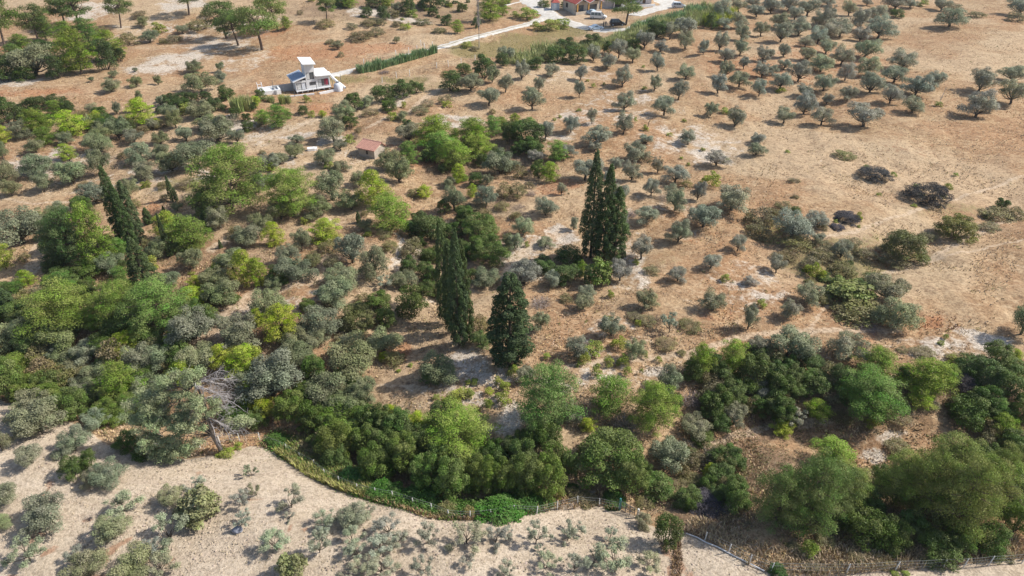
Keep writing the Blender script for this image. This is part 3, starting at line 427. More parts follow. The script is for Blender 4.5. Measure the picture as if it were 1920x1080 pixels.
RED = [(600, 98, 130, 22), (720, 90, 80, 13), (500, 60, 60, 14), (50, 90, 60, 10), (70, 172, 110, 8), (1050, 350, 56, 14), (1030, 365, 40, 10), (610, 205, 46, 14), (745, 655, 36, 24), (1640, 480, 30, 30), (1745, 605, 70, 16), (815, 310, 50, 14), (1450, 130, 160, 40, .7), (1560, 110, 120, 36, .7), (1340, 590, 60, 16, .6), (1310, 440, 60, 14, .6), (760, 280, 60, 12, .6), (290, 385, 26, 10), (1600, 640, 40, 12), (1290, 1040, 16, 40, .8), (1270, 1050, 6, 40), (880, 130, 60, 10, .6), (700, 500, 40, 20, .4), (980, 550, 40, 14, .5), (1060, 640, 60, 20, .4), (1850, 190, 120, 40, .4), (1700, 270, 140, 26, .35), (480, 620, 40, 30, .5),
       (105, 906, 14, 4), (155, 956, 17, 4), (108, 1018, 20, 5), (217, 1020, 12, 6), (60, 985, 14, 4), (375, 1026, 10, 4), (195, 1050, 26, 6), (560, 990, 10, 6), (530, 992, 9, 5), (380, 885, 22, 5), (325, 862, 14, 6), (310, 1030, 34, 5), (245, 935, 12, 4), (450, 945, 30, 4), (60, 1060, 20, 5), (20, 1050, 18, 5)]
GREEN = [(760, 152, 60, 10), (985, 80, 70, 22), (900, 95, 70, 18), (820, 165, 70, 14, .5), (350, 345, 44, 14), (1570, 500, 120, 50, .8), (1660, 590, 60, 16), (590, 880, 60, 26), (1050, 60, 60, 14), (560, 190, 70, 10, .5), (650, 150, 50, 12, .8), (1440, 430, 60, 40, .7), (1800, 400, 140, 14, .5), (1650, 470, 120, 30, .6), (1240, 490, 50, 14, .4), (820, 30, 100, 30, .4)]
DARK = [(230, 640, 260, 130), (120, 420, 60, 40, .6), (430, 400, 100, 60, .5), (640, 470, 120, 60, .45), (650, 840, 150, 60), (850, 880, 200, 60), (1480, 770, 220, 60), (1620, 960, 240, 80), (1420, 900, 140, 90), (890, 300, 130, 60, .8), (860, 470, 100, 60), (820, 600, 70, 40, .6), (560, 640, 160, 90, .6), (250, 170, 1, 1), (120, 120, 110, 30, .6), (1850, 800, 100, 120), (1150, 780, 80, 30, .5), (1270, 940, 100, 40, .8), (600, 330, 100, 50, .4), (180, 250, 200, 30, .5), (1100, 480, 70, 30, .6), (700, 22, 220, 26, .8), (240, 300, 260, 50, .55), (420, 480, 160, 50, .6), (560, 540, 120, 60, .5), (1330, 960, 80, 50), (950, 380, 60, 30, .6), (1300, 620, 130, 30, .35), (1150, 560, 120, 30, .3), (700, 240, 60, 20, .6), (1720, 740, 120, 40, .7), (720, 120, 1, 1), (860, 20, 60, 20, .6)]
PATHS = [([(1920, 402), (1800, 452), (1740, 490), (1660, 512)], 0.5), ([(1920, 330), (1810, 368), (1700, 400), (1600, 436), (1545, 446)], 0.35), ([(1060, 690), (1150, 672), (1290, 666), (1340, 646), (1420, 626), (1560, 618), (1680, 622)], 0.55),
         ([(945, 525), (962, 488), (1005, 462), (1062, 428)], 0.8), ([(775, 208), (800, 180), (835, 160), (900, 140)], 0.9), ([(690, 240), (740, 215), (775, 208)], 0.6), ([(700, 718), (770, 728), (840, 738)], 0.3), ([(480, 262), (540, 246), (590, 222)], 1.0), ([(500, 545), (470, 560), (415, 610), (375, 650), (350, 680)], 1.6), ([(620, 480), (590, 520), (510, 545)], 1.3),
         ([(1290, 830), (1340, 830), (1400, 810), (1450, 790)], 0.5), ([(1920, 450), (1830, 470), (1740, 490)], 0.3), ([(430, 270), (480, 262)], 0.8), ([(0, 370), (60, 385), (150, 372)], 0.4), ([(400, 470), (450, 440), (500, 425)], 0.8), ([(1500, 640), (1560, 560), (1540, 545)], 0.2), ([(0, 560), (30, 530), (60, 500), (90, 440)], 1.2), ([(1450, 790), (1480, 800), (1560, 790)], 0.5)]
SANDPX = [(-1500, 640), (-300, 725), (0, 752), (60, 775), (150, 800), (200, 838), (270, 858), (350, 862), (420, 852), (470, 838), (495, 842), (545, 862), (600, 895), (660, 925), (720, 945), (800, 968), (880, 976), (960, 968), (1020, 956), (1080, 946), (1130, 952), (1190, 968), (1215, 990), (1280, 1000), (1330, 1022), (1400, 1056), (1450, 1082), (1590, 1078), (1700, 1068), (1900, 1052), (2300, 1040), (2600, 1300), (2600, 2500), (-1500, 2500)]
def in_poly(x, y, poly):
    ins = np.zeros(x.shape, bool)
    for (x0, y0), (x1, y1) in zip(poly, poly[1:] + poly[:1]):
        c = ((y0 > y) != (y1 > y)); ins ^= c & (x < (x1 - x0) * (y - y0) / (y1 - y0 + 1e-12) + x0)
    return ins
SANDP = [tuple(ground(a, b).xy) if b < 1500 else tuple(float(c) for c in flat(a, b)) for a, b in SANDPX]
def masks(x, y, wx=0.0, wy=0.0):
    m = {k: np.zeros(np.shape(x)) for k in ('chalk', 'red', 'green', 'dark', 'path')}
    for k, L in (('chalk', CHALK), ('red', RED), ('green', GREEN), ('dark', DARK)):
        for e in L: ell(m[k], x + wx, y + wy, *e)
    for pp, w in PATHS:
        pts = [tuple(ground(a, b).xy) for a, b in pp]; pa = np.array(pts); lo, hi = pa.min(0) - 6, pa.max(0) + 6
        i = np.nonzero((x > lo[0]) & (x < hi[0]) & (y > lo[1]) & (y < hi[1]))[0]; wx_, wy_ = (wx[i], wy[i]) if np.ndim(wx) else (0, 0)
        d = seg_dist(x[i] + wx_ * .25, y[i] + wy_ * .25, pts); m['path'][i] = np.maximum(m['path'][i], 1 - smooth((d - w * 0.6) / (w * 0.9)))
    s = in_poly(x + wx * .12, y + wy * .12, SANDP); m['sand'] = s.astype(float)
    d = seg_dist(x, y, SANDP[:-3] ); m['sand'] = np.where(s, 1.0, np.clip(1 - d / 0.8, 0, 1) * 0.7)
    return m
MK = masks(X, Y, WX, WY)
ny, nx = GX.shape; ii = np.arange(ny * nx).reshape(ny, nx)
F = np.stack([ii[:-1, :-1], ii[:-1, 1:], ii[1:, 1:], ii[1:, :-1]], -1).reshape(-1, 4)
rough_h = (vnoise(X, Y, 0.8, 8) - .5) * 0.17 + (vnoise(X, Y, 2.1, 9) - .5) * 0.26 + (vnoise(X, Y, 5.5, 10) - .5) * 0.4
near = np.exp(-np.maximum(0, np.hypot(X, Y) - 200) / 60)
Zr = Z + rough_h * near * (1 - 0.72 * MK['sand'])
g_me = mesh_np('ground', np.stack([X, Y, Zr], 1), F, None, smooth_=True)
def set_col(me, nm, a, b, c, d):
    at = me.color_attributes.new(nm, 'FLOAT_COLOR', 'POINT'); at.data.foreach_set('color', np.stack([a, b, c, d], 1).astype(np.float32).ravel())
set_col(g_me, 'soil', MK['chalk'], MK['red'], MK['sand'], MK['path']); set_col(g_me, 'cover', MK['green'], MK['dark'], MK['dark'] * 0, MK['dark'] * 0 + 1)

def ground_material():
    m, nt, out = nodes_of('dry_grassland'); b = NB(nt)
    pos = b.n('ShaderNodeNewGeometry').outputs['Position']
    a1 = b.n('ShaderNodeAttribute', attribute_name='soil'); s1 = b.n('ShaderNodeSeparateColor'); b.l(a1.outputs['Color'], s1.inputs[0])
    a2 = b.n('ShaderNodeAttribute', attribute_name='cover'); s2 = b.n('ShaderNodeSeparateColor'); b.l(a2.outputs['Color'], s2.inputs[0])
    chalk, red, sand, path = s1.outputs[0], s1.outputs[1], s1.outputs[2], a1.outputs['Alpha']; green, dark = s2.outputs[0], s2.outputs[1]
    big = b.noise(pos, 0.045, 4, 0.6); mid = b.noise(pos, 0.22, 5, 0.65, 0.6); fine = b.noise(pos, 1.3, 5, 0.7); vf = b.noise(pos, 5.5, 3, 0.65)
    mp = b.n('ShaderNodeMapping'); b.l(pos, mp.inputs[0]); mp.inputs['Rotation'].default_value = (0, 0, 0.35); mp.inputs['Scale'].default_value = (0.35, 1.2, 1)
    streak = b.noise(mp.outputs[0], 1.6, 4, 0.7)
    c = b.mix(b.ramp(mid, 0.36, 0.64), (0.285, 0.178, 0.098), (0.385, 0.268, 0.158))
    c = b.mix(b.math('MULTIPLY', b.ramp(big, 0.40, 0.62), 0.75), c, (0.31, 0.172, 0.09))
    big2 = b.noise(pos, 0.028, 3, 0.55, 0.8)
    c = b.mix(b.math('MULTIPLY', b.ramp(big2, 0.46, 0.6), 0.65), c, (0.45, 0.345, 0.225))
    c = b.mix(b.math('MULTIPLY', b.ramp(fine, 0.50, 0.66), 0.5), c, (0.47, 0.345, 0.21))
    c = b.mix(b.math('MULTIPLY', b.ramp(fine, 0.47, 0.34), 0.6), c, (0.205, 0.135, 0.08))
    c = b.mix(b.math('MULTIPLY', b.ramp(streak, 0.5, 0.7), 0.28), c, (0.55, 0.43, 0.29))
    mot = b.noise(pos, 0.55, 6, 0.72, 1.0)
    c = b.mix(b.math('MULTIPLY', b.ramp(mot, 0.52, 0.66), 0.7), c, (0.22, 0.145, 0.088))
    c = b.mix(b.math('MULTIPLY', b.ramp(mot, 0.46, 0.33), 0.6), c, (0.52, 0.385, 0.24))
    rn = b.ramp(b.math('ADD', red, b.math('MULTIPLY', b.math('SUBTRACT', mot, 0.5), 2.4)), 0.35, 1.05)
    c = b.mix(b.math('MULTIPLY', rn, 0.7), c, b.mix(fine, (0.30, 0.135, 0.068), (0.42, 0.22, 0.115)))
    gn = b.ramp(b.math('ADD', green, b.math('MULTIPLY', b.math('SUBTRACT', fine, 0.5), 1.6)), 0.3, 0.85)
    c = b.mix(b.math('MULTIPLY', gn, 0.7), c, b.mix(vf, (0.13, 0.12, 0.045), (0.24, 0.20, 0.085)))
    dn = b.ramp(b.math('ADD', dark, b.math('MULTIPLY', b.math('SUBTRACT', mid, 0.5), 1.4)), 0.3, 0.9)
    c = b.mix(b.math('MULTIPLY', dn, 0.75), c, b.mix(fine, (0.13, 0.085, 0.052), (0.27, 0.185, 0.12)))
    cn = b.ramp(b.math('ADD', chalk, b.math('ADD', b.math('MULTIPLY', b.math('SUBTRACT', mid, 0.5), 2.6), b.math('MULTIPLY', b.math('SUBTRACT', fine, 0.5), 1.6))), 0.45, 1.05)
    c = b.mix(b.math('MULTIPLY', cn, 0.85), c, b.mix(b.ramp(vf, 0.3, 0.7), (0.38, 0.32, 0.255), (0.58, 0.52, 0.445)))
    c = b.mix(b.math('MULTIPLY', b.ramp(b.math('ADD', path, b.math('MULTIPLY', b.math('SUBTRACT', fine, 0.5), 2.0)), 0.35, 1.1), 0.7), c, b.mix(fine, (0.43, 0.32, 0.215), (0.55, 0.44, 0.325)))
    # ploughed sandy field: pale, finely cloddy, a few reddish patches
    sc = b.mix(b.ramp(mid, 0.3, 0.7), (0.41, 0.33, 0.24), (0.485, 0.40, 0.305))
    sc = b.mix(b.math('MULTIPLY', b.ramp(fine, 0.52, 0.75), 0.35), sc, (0.56, 0.48, 0.385))
    sc = b.mix(b.math('MULTIPLY', b.ramp(vf, 0.47, 0.3), 0.28), sc, (0.33, 0.255, 0.185))
    sc = b.mix(b.math('MULTIPLY', b.ramp(b.math('ADD', red, b.math('MULTIPLY', b.math('SUBTRACT', fine, 0.5), 1.2)), 0.45, 0.85), 0.75), sc, (0.30, 0.165, 0.10))
    mp2 = b.n('ShaderNodeMapping'); b.l(pos, mp2.inputs[0]); mp2.inputs['Rotation'].default_value = (0, 0, -0.3); mp2.inputs['Scale'].default_value = (0.06, 1.6, 1)
    sc = b.mix(b.math('MULTIPLY', b.ramp(b.noise(mp2.outputs[0], 1.2, 3, 0.6), 0.52, 0.64), 0.45), sc, (0.37, 0.29, 0.22))
    sn = b.ramp(b.math('ADD', sand, b.math('MULTIPLY', b.math('SUBTRACT', fine, 0.5), 0.5)), 0.4, 0.7)
    c = b.mix(sn, c, sc)
    c = b.mix(b.math('MULTIPLY', b.ramp(vf, 0.42, 0.58), 0.8), c, (1.28, 1.28, 1.28), 'MULTIPLY')
    c = b.mix(b.math('MULTIPLY', b.ramp(b.noise(pos, 2.6, 2, 0.6), 0.5, 0.4), 0.5), c, (0.62, 0.60, 0.58), 'MULTIPLY')
    p = b.n('ShaderNodeBsdfPrincipled'); b.l(c, p.inputs['Base Color']); p.inputs['Roughness'].default_value = 0.95; p.inputs['Specular IOR Level'].default_value = 0.08
    h = b.math('ADD', b.math('MULTIPLY', fine, 0.7), b.math('MULTIPLY', vf, 0.35))
    bn = b.n('ShaderNodeBump'); bn.inputs['Strength'].default_value = 0.85; bn.inputs['Distance'].default_value = 0.22; b.l(h, bn.inputs['Height']); b.l(bn.outputs[0], p.inputs['Normal'])
    b.l(p.outputs[0], out.inputs[0]); return m
g_me.materials.append(ground_material())
tag(link('ground', g_me), kind='structure')

# ------------------------------------------------------------------ roads: draped strips of pale dirt
def ribbon(name, pxpts, width, mat, lift=0.05, ragged=0.35, step=0.8, seed=0):
    pts = [ground(*p) for p in pxpts]; rng = np.random.RandomState(seed); P = []
    for a, b_ in zip(pts[:-1], pts[1:]):
        n = max(2, int((b_ - a).length / step))
        P += [a.lerp(b_, t / n) for t in range(n)]
    P.append(pts[-1]); P = np.array([(p.x, p.y) for p in P])
    for _ in range(3): P[1:-1] = 0.25 * P[:-2] + 0.5 * P[1:-1] + 0.25 * P[2:]
    T = np.gradient(P, axis=0); T /= np.linalg.norm(T, axis=1)[:, None]; Nn = np.stack([-T[:, 1], T[:, 0]], 1)
    fr = np.array([-1, -0.6, -0.2, 0.2, 0.6, 1.0]); w = np.asarray(width if np.ndim(width) else [width] * 2, float); wl = np.interp(np.linspace(0, 1, len(P)), np.linspace(0, 1, len(w)), w)
    V = []
    for k, f in enumerate(fr):
        j = rng.uniform(-ragged, ragged, len(P)) if k in (0, 5) else 0
        q = P + Nn * ((wl * 0.5 * f) + j)[:, None]; zc = height(q[:, 0], q[:, 1]); V.append(np.stack([q[:, 0], q[:, 1], zc + lift + (0.0 if k not in (0, 5) else -0.16) + 0.10], 1))
    V = np.stack(V, 1).reshape(-1, 3); m = len(fr); i = np.arange(len(P) - 1)[:, None] * m + np.arange(m - 1)[None, :]
    return mesh_np(name, V, np.stack([i, i + 1, i + m + 1, i + m], -1).reshape(-1, 4)[:, ::-1], mat, smooth_=True)
def road_mat(name, c0, c1):
    m, nt, out = nodes_of(name); b = NB(nt); pos = b.n('ShaderNodeNewGeometry').outputs['Position']
    c = b.mix(b.ramp(b.noise(pos, 0.8, 5, 0.7), 0.35, 0.65), c0, c1); c = b.mix(b.math('MULTIPLY', b.ramp(b.noise(pos, 4, 3), 0.5, 0.3), 0.4), c, tuple(v * 0.6 for v in c0))
    p = b.n('ShaderNodeBsdfPrincipled'); b.l(c, p.inputs['Base Color']); p.inputs['Roughness'].default_value = 0.95; p.inputs['Specular IOR Level'].default_value = 0.1
    bn = b.n('ShaderNodeBump'); bn.inputs['Strength'].default_value = 0.5; bn.inputs['Distance'].default_value = 0.1; b.l(b.noise(pos, 2.5, 4), bn.inputs['Height']); b.l(bn.outputs[0], p.inputs['Normal'])
    b.l(p.outputs[0], out.inputs[0]); return m
M_ROAD = road_mat('white_gravel', (0.50, 0.46, 0.40), (0.66, 0.63, 0.58)); M_YARD = road_mat('bare_yard_soil', (0.40, 0.29, 0.19), (0.52, 0.40, 0.28)); M_VERGE = road_mat('verge_grass', (0.24, 0.20, 0.10), (0.36, 0.29, 0.17))
tag(link('dirt_road', ribbon('dirt_road', [(618, 142), (660, 132), (700, 122), (760, 106), (830, 87), (905, 66), (960, 52), (1010, 38), (1040, 26)], [2.6, 2.8, 3.4], M_ROAD, seed=1)), kind='structure')
tag(link('road_verge', ribbon('road_verge', [(760, 106), (830, 87), (905, 66), (1010, 38)], [0.3, 0.5, 0.3], M_VERGE, lift=0.075, ragged=0.2, seed=2)), kind='structure')
tag(link('access_road', ribbon('access_road', [(960, -35), (985, -8), (1004, 8), (1022, 22), (1040, 32), (1065, 42), (1100, 52), (1135, 58), (1180, 56), (1220, 40)], [5, 6, 8, 6, 5, 6, 5], M_ROAD, lift=0.09, seed=3)), kind='structure')
tag(link('side_road', ribbon('side_road', [(1190, 30), (1215, 22), (1240, 14), (1260, 10), (1245, 0), (1215, -14)], [5, 7, 8, 6], M_ROAD, lift=0.06, seed=4)), kind='structure')
tag(link('yard', ribbon('yard', [(1060, 20), (1085, 36), (1120, 44), (1160, 40)], [14, 16, 12], M_YARD, lift=0.02, seed=5)), kind='structure')
tag(link('footpath', ribbon('footpath', [(935, 14), (958, 8), (985, 2)], 1.2, M_ROAD, lift=0.05, seed=6)), kind='structure')

# ------------------------------------------------------------------ box / prism helper for buildings and vehicles
def box_mesh(name, boxes, mat, bevel=0.0):
    """boxes: list of (x0,x1,y0,y1,z0,z1) or 8-corner arrays"""
    bm = bmesh.new()
    for b_ in boxes:
        if len(b_) == 6:
            x0, x1, y0, y1, z0, z1 = b_; cs = [(x0, y0, z0), (x1, y0, z0), (x1, y1, z0), (x0, y1, z0), (x0, y0, z1), (x1, y0, z1), (x1, y1, z1), (x0, y1, z1)]
        else: cs = b_
        v = [bm.verts.new(c) for c in cs]
        for f in ((3, 2, 1, 0), (4, 5, 6, 7), (0, 1, 5, 4), (1, 2, 6, 5), (2, 3, 7, 6), (3, 0, 4, 7)): bm.faces.new([v[i] for i in f])
    if bevel: bmesh.ops.bevel(bm, geom=list(bm.edges), offset=bevel, segments=2, affect='EDGES', profile=0.6)
    bmesh.ops.recalc_face_normals(bm, faces=bm.faces)
    me = bpy.data.meshes.new(name); bm.to_mesh(me); bm.free(); me.materials.append(mat); return me
def part(name, boxes, mat, parent, bevel=0.0, loc=None, rot=None): return link(name, box_mesh(name, boxes, mat, bevel), parent, loc, rot)
def wall_with_holes(x0, x1, z0, z1, y, t, holes):
    """boxes of a wall along x with rectangular openings (hx0,hx1,hz0,hz1)"""
    xs = sorted({x0, x1, *[h[0] for h in holes], *[h[1] for h in holes]}); out = []
    for a, b_ in zip(xs[:-1], xs[1:]):
        hs = sorted([h for h in holes if h[0] < b_ - 1e-6 and h[1] > a + 1e-6], key=lambda h: h[2]); z = z0
        for h in hs:
            if h[2] > z: out.append((a, b_, y, y + t, z, h[2]))
            z = h[3]
        if z < z1: out.append((a, b_, y, y + t, z, z1))
    return out
M_WHITE = plain('white_render', (0.74, 0.74, 0.74), 0.75, 0.05, 1.5); M_ROOFW = plain('white_sheet_roof', (0.80, 0.80, 0.79), 0.5, 0.04, 1.0)
M_BLUE = plain('blue_grey_sheet_roof', (0.24, 0.31, 0.42), 0.4, 0.12, 1.2, spec=0.5); M_FRAME = plain('dark_window_frame', (0.12, 0.12, 0.13), 0.5)
M_CONC = plain('grey_concrete', (0.40, 0.40, 0.40), 0.9, 0.18, 1.2, bump=0.2); M_RED = plain('red_curtain', (0.33, 0.05, 0.075), 0.8, 0.2)
M_CURT = plain('pale_curtain', (0.62, 0.62, 0.6), 0.8, 0.08); M_TILE = plain('terracotta_tile', (0.46, 0.245, 0.19), 0.85, 0.22, 4); M_CREAM = plain('cream_render', (0.60, 0.52, 0.42), 0.85, 0.08, 0.8)
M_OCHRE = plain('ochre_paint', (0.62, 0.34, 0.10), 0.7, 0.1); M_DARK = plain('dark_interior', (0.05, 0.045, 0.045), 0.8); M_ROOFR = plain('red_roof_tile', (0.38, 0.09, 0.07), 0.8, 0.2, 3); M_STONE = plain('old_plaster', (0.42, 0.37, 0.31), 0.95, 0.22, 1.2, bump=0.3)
M_TARP = plain('white_tarp', (0.70, 0.72, 0.76), 0.6, 0.1); M_POST = plain('white_concrete_post', (0.66, 0.64, 0.60), 0.85, 0.1); M_WIRE = plain('fence_wire', (0.22, 0.23, 0.22), 0.6); M_WOOD = plain('weathered_wood', (0.20, 0.13, 0.085), 0.9, 0.25)
M_GREENM = plain('green_metal', (0.05, 0.20, 0.18), 0.5); M_TYRE = plain('tyre_rubber', (0.025, 0.025, 0.027), 0.9)
def glass_mat():
    m, nt, out = nodes_of('window_glass'); b = NB(nt); p = b.n('ShaderNodeBsdfPrincipled'); tc = b.n('ShaderNodeTexCoord').outputs['Object']
    b.l(b.mix(b.noise(tc, 1.1, 2), (0.05, 0.06, 0.07), (0.16, 0.18, 0.20)), p.inputs['Base Color']); p.inputs['Roughness'].default_value = 0.06; p.inputs['Specular IOR Level'].default_value = 0.8; b.l(p.outputs[0], out.inputs[0]); return m
M_GLASS = glass_mat()
def window(parent, x0, x1, z0, z1, y, curtains=(), frame=M_FRAME, split=2):
    f = 0.07
    bars = [(x0, x1, y - .05, y + .06, z0, z0 + f), (x0, x1, y - .05, y + .06, z1 - f, z1), (x0, x0 + f, y - .048, y + .058, z0 + f, z1 - f), (x1 - f, x1, y - .048, y + .058, z0 + f, z1 - f)]
    for k in range(1, split): xm = x0 + (x1 - x0) * k / split; bars.append((xm - f / 2, xm + f / 2, y - .046, y + .056, z0 + f, z1 - f))
    w = part('window', bars, frame, parent)
    xs = np.linspace(x0 + f, x1 - f, split + 1)
    for k in range(split): part('pane', [(xs[k] + .01, xs[k + 1] - .01, y + .015, y + .03, z0 + f, z1 - f)], M_GLASS, w)
    for cx0, cx1, mt in curtains: part('curtain', [(cx0, cx1, y - .012, y + .004, z0 + f + .01, z1 - f - .01)], mt, w)
    return w

def white_house():
    o = ground(557, 176); o2 = ground(621, 168); rz = math.atan2(o2.y - o.y, o2.x - o.x); L = (o2 - o).xy.length; s = L / 7.6
    h = empty('white_house', (o.x, o.y, min(o.z, o2.z) - 0.1), rz); h.scale = (s, s, s); P0 = 0.75; D = 5.6
    part('foundation_post', [(0.1, 0.3, 0.1, 0.3, -.6, P0)], M_WHITE, h)
    for x in (1.2, 2.4, 3.6, 4.8, 6.0, 7.2): part('foundation_post', [(x, x + .2, 0.1, 0.3, -.6, P0)], M_WHITE, h)
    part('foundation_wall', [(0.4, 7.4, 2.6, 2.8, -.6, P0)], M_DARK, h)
    part('floor_slab', [(-0.05, 7.65, -0.35, D, P0, P0 + .16)], M_WHITE, h)
    b0 = P0 + .16
    holes = [(0.2, 2.25, b0 + .05, b0 + 1.6), (2.62, 4.25, b0 + 2.05, b0 + 3.6), (3.0, 4.4, b0 + .75, b0 + 1.5), (4.95, 7.35, b0 + .25, b0 + 1.85)]
    part('front_wall', wall_with_holes(0, 2.4, b0, b0 + 2.0, 0, .2, holes[:1]), M_WHITE, h); part('front_wall', wall_with_holes(4.52, 7.6, b0, b0 + 2.45, 0, .2, holes[3:]), M_WHITE, h)
    part('tower_wall', wall_with_holes(2.4, 4.5, b0, b0 + 5.5, -.03, .22, holes[1:3]) + [(2.4, 2.6, .19, 3.0, b0, b0 + 5.8), (4.3, 4.5, .19, 3.0, b0, b0 + 5.4), (2.6, 4.3, 2.8, 3.0, b0, b0 + 5.6)], M_WHITE, h)
    part('side_wall', [(0, .2, .2, D, b0, b0 + 1.95), (7.4, 7.6, .2, D, b0, b0 + 2.4), (.2, 7.4, D - .2, D, b0, b0 + 2.0)], M_WHITE, h)
    part('room_back', [(.2, 7.4, 2.2, 2.25, b0, b0 + 1.9)], M_CURT, h)
    window(h, *holes[0], 0.08, [(0.32, 1.2, M_CURT), (1.32, 2.1, M_TARP)]); window(h, *holes[1], 0.05, [(2.7, 3.3, M_CURT)]); window(h, *holes[2], 0.05); window(h, *holes[3], 0.08, [(5.05, 5.75, M_CURT), (6.35, 7.15, M_RED)], split=3)
    za, zb = b0 + 1.95, b0 + 2.75
    r = part('left_roof', [[(-.55, -.45, za), (2.38, -.45, zb), (2.38, D + .2, zb), (-.55, D + .2, za), (-.55, -.45, za + .16), (2.38, -.45, zb + .16), (2.38, D + .2, zb + .16), (-.55, D + .2, za + .16)]], M_WHITE, h)
    n = 8
    for k in range(n):
        y0 = -.1 + (D + .1) * k / n; y1 = y0 + (D + .1) / n - .2; g = lambda x: za + (zb - za) * (x + .55) / 2.93
        part('roof_panel', [[(-.45, y0, g(-.45) + .162), (2.3, y0, g(2.3) + .162), (2.3, y1, g(2.3) + .162), (-.45, y1, g(-.45) + .162), (-.45, y0, g(-.45) + .21), (2.3, y0, g(2.3) + .21), (2.3, y1, g(2.3) + .21), (-.45, y1, g(-.45) + .21)]], M_BLUE, r)
    za, zb = b0 + 2.62, b0 + 2.46
    part('right_roof', [[(4.52, -.45, za), (8.0, -.45, zb), (8.0, D + .2, zb), (4.52, D + .2, za), (4.52, -.45, za + .16), (8.0, -.45, zb + .16), (8.0, D + .2, zb + .16), (4.52, D + .2, za + .16)]], M_ROOFW, h)
    za, zb = b0 + 5.75, b0 + 5.35
    part('tower_roof', [[(2.0, -.7, za - .2), (4.85, -.7, zb - .1), (4.85, 3.6, zb + .35), (2.0, 3.6, za + .3), (2.0, -.7, za - .02), (4.85, -.7, zb + .08), (4.85, 3.6, zb + .53), (2.0, 3.6, za + .48)]], M_ROOFW, h)
    T = Tubes(); T.add([(0, -.3, b0 + .5), (7.6, -.3, b0 + .5)], [.02, .02], 5)
    for x in np.linspace(0, 7.6, 12): T.add([(x, -.3, b0), (x, -.3, b0 + .52)], [.018, .018], 5)
    link('deck_railing', T.mesh('deck_railing', M_WHITE), h)
    tag(h, 'white modern house with tall tower, blue-panelled left roof and raised floor', 'house')
    return h
HOUSE = white_house()
def hut():
    a, b_ = ground(673, 291), ground(703, 299); rz = math.atan2(b_.y - a.y, b_.x - a.x); L = (b_ - a).xy.length
    h = empty('stone_hut', (a.x, a.y, min(a.z, b_.z)), rz); W, D, H1, H2 = L, 3.0, 1.65, 2.3
    part('wall', wall_with_holes(0, W, -.6, H1, 0, .25, [(W * .47, W * .60, .6, 1.35)]) + [(0, .25, .25, D, -.6, H1), (W - .25, W, .25, D, -.6, H1), (.25, W - .25, D - .25, D, -.6, H1)], M_STONE, h)
    for x in (0.003, W - .253): part('gable', [[(x, .02, H1), (x + .25, .02, H1), (x + .25, D - .02, H1), (x, D - .02, H1), (x, D * .62, H2), (x + .25, D * .62, H2), (x + .25, D * .62 + .1, H2), (x, D * .62 + .1, H2)]], M_CREAM, h)
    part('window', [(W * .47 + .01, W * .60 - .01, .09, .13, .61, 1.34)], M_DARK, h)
    y0, ym, y1 = -.4, D * .65, D + .25; sl = (H2 - H1) / (ym - 0.0); z0 = H1 + sl * y0 + .12; zm = H2 + .12; z1 = zm - (y1 - ym) * .75
    r = part('roof', [[(-.3, y0, z0 - .08), (W + .3, y0, z0 - .08), (W + .3, ym, zm - .08), (-.3, ym, zm - .08), (-.3, y0, z0), (W + .3, y0, z0), (W + .3, ym, zm), (-.3, ym, zm)], [(-.3, ym, zm - .08), (W + .3, ym, zm - .08), (W + .3, y1, z1 - .08), (-.3, y1, z1 - .08), (-.3, ym, zm), (W + .3, ym, zm), (W + .3, y1, z1), (-.3, y1, z1)]], M_TILE, h)
    tile = None; cols = int((W + .6) / .3)
    for q in range(8):
        for c in range(cols):
            f = q / 8.0; y = y0 + (ym - y0) * f; z = z0 + (zm - z0) * f; x = -.3 + (c + .5) * (W + .6) / cols; w = (W + .6) / cols * .46; ln = (ym - y0) / 8.0 * 1.1; dz = (zm - z0) / 8.0 * 1.1
            if tile is None:
                th = np.linspace(0, math.pi, 5); V = [( -math.cos(t) * w, 0, math.sin(t) * .09 + .01) for t in th] + [(-math.cos(t) * w * .85, ln, math.sin(t) * .07 + dz - .02) for t in th]
                tile = mesh_np('roof_tile', np.array(V), np.array([[i, i + 1, i + 6, i + 5] for i in range(4)]), M_TILE, smooth_=True)
            link('roof_tile', tile, r, (x, y, z + .03 + R.uniform(-.008, .008)), (0, 0, R.uniform(-.03, .03)))
    T = Tubes(); T.add([(-.32, ym, zm + .03), (W + .32, ym, zm + .03)], [.11, .11], 8); link('ridge_tile', T.mesh('ridge_tile', M_TILE), r)
    tag(h, 'small old hut with a pinkish terracotta tiled roof among olives', 'hut')
hut()

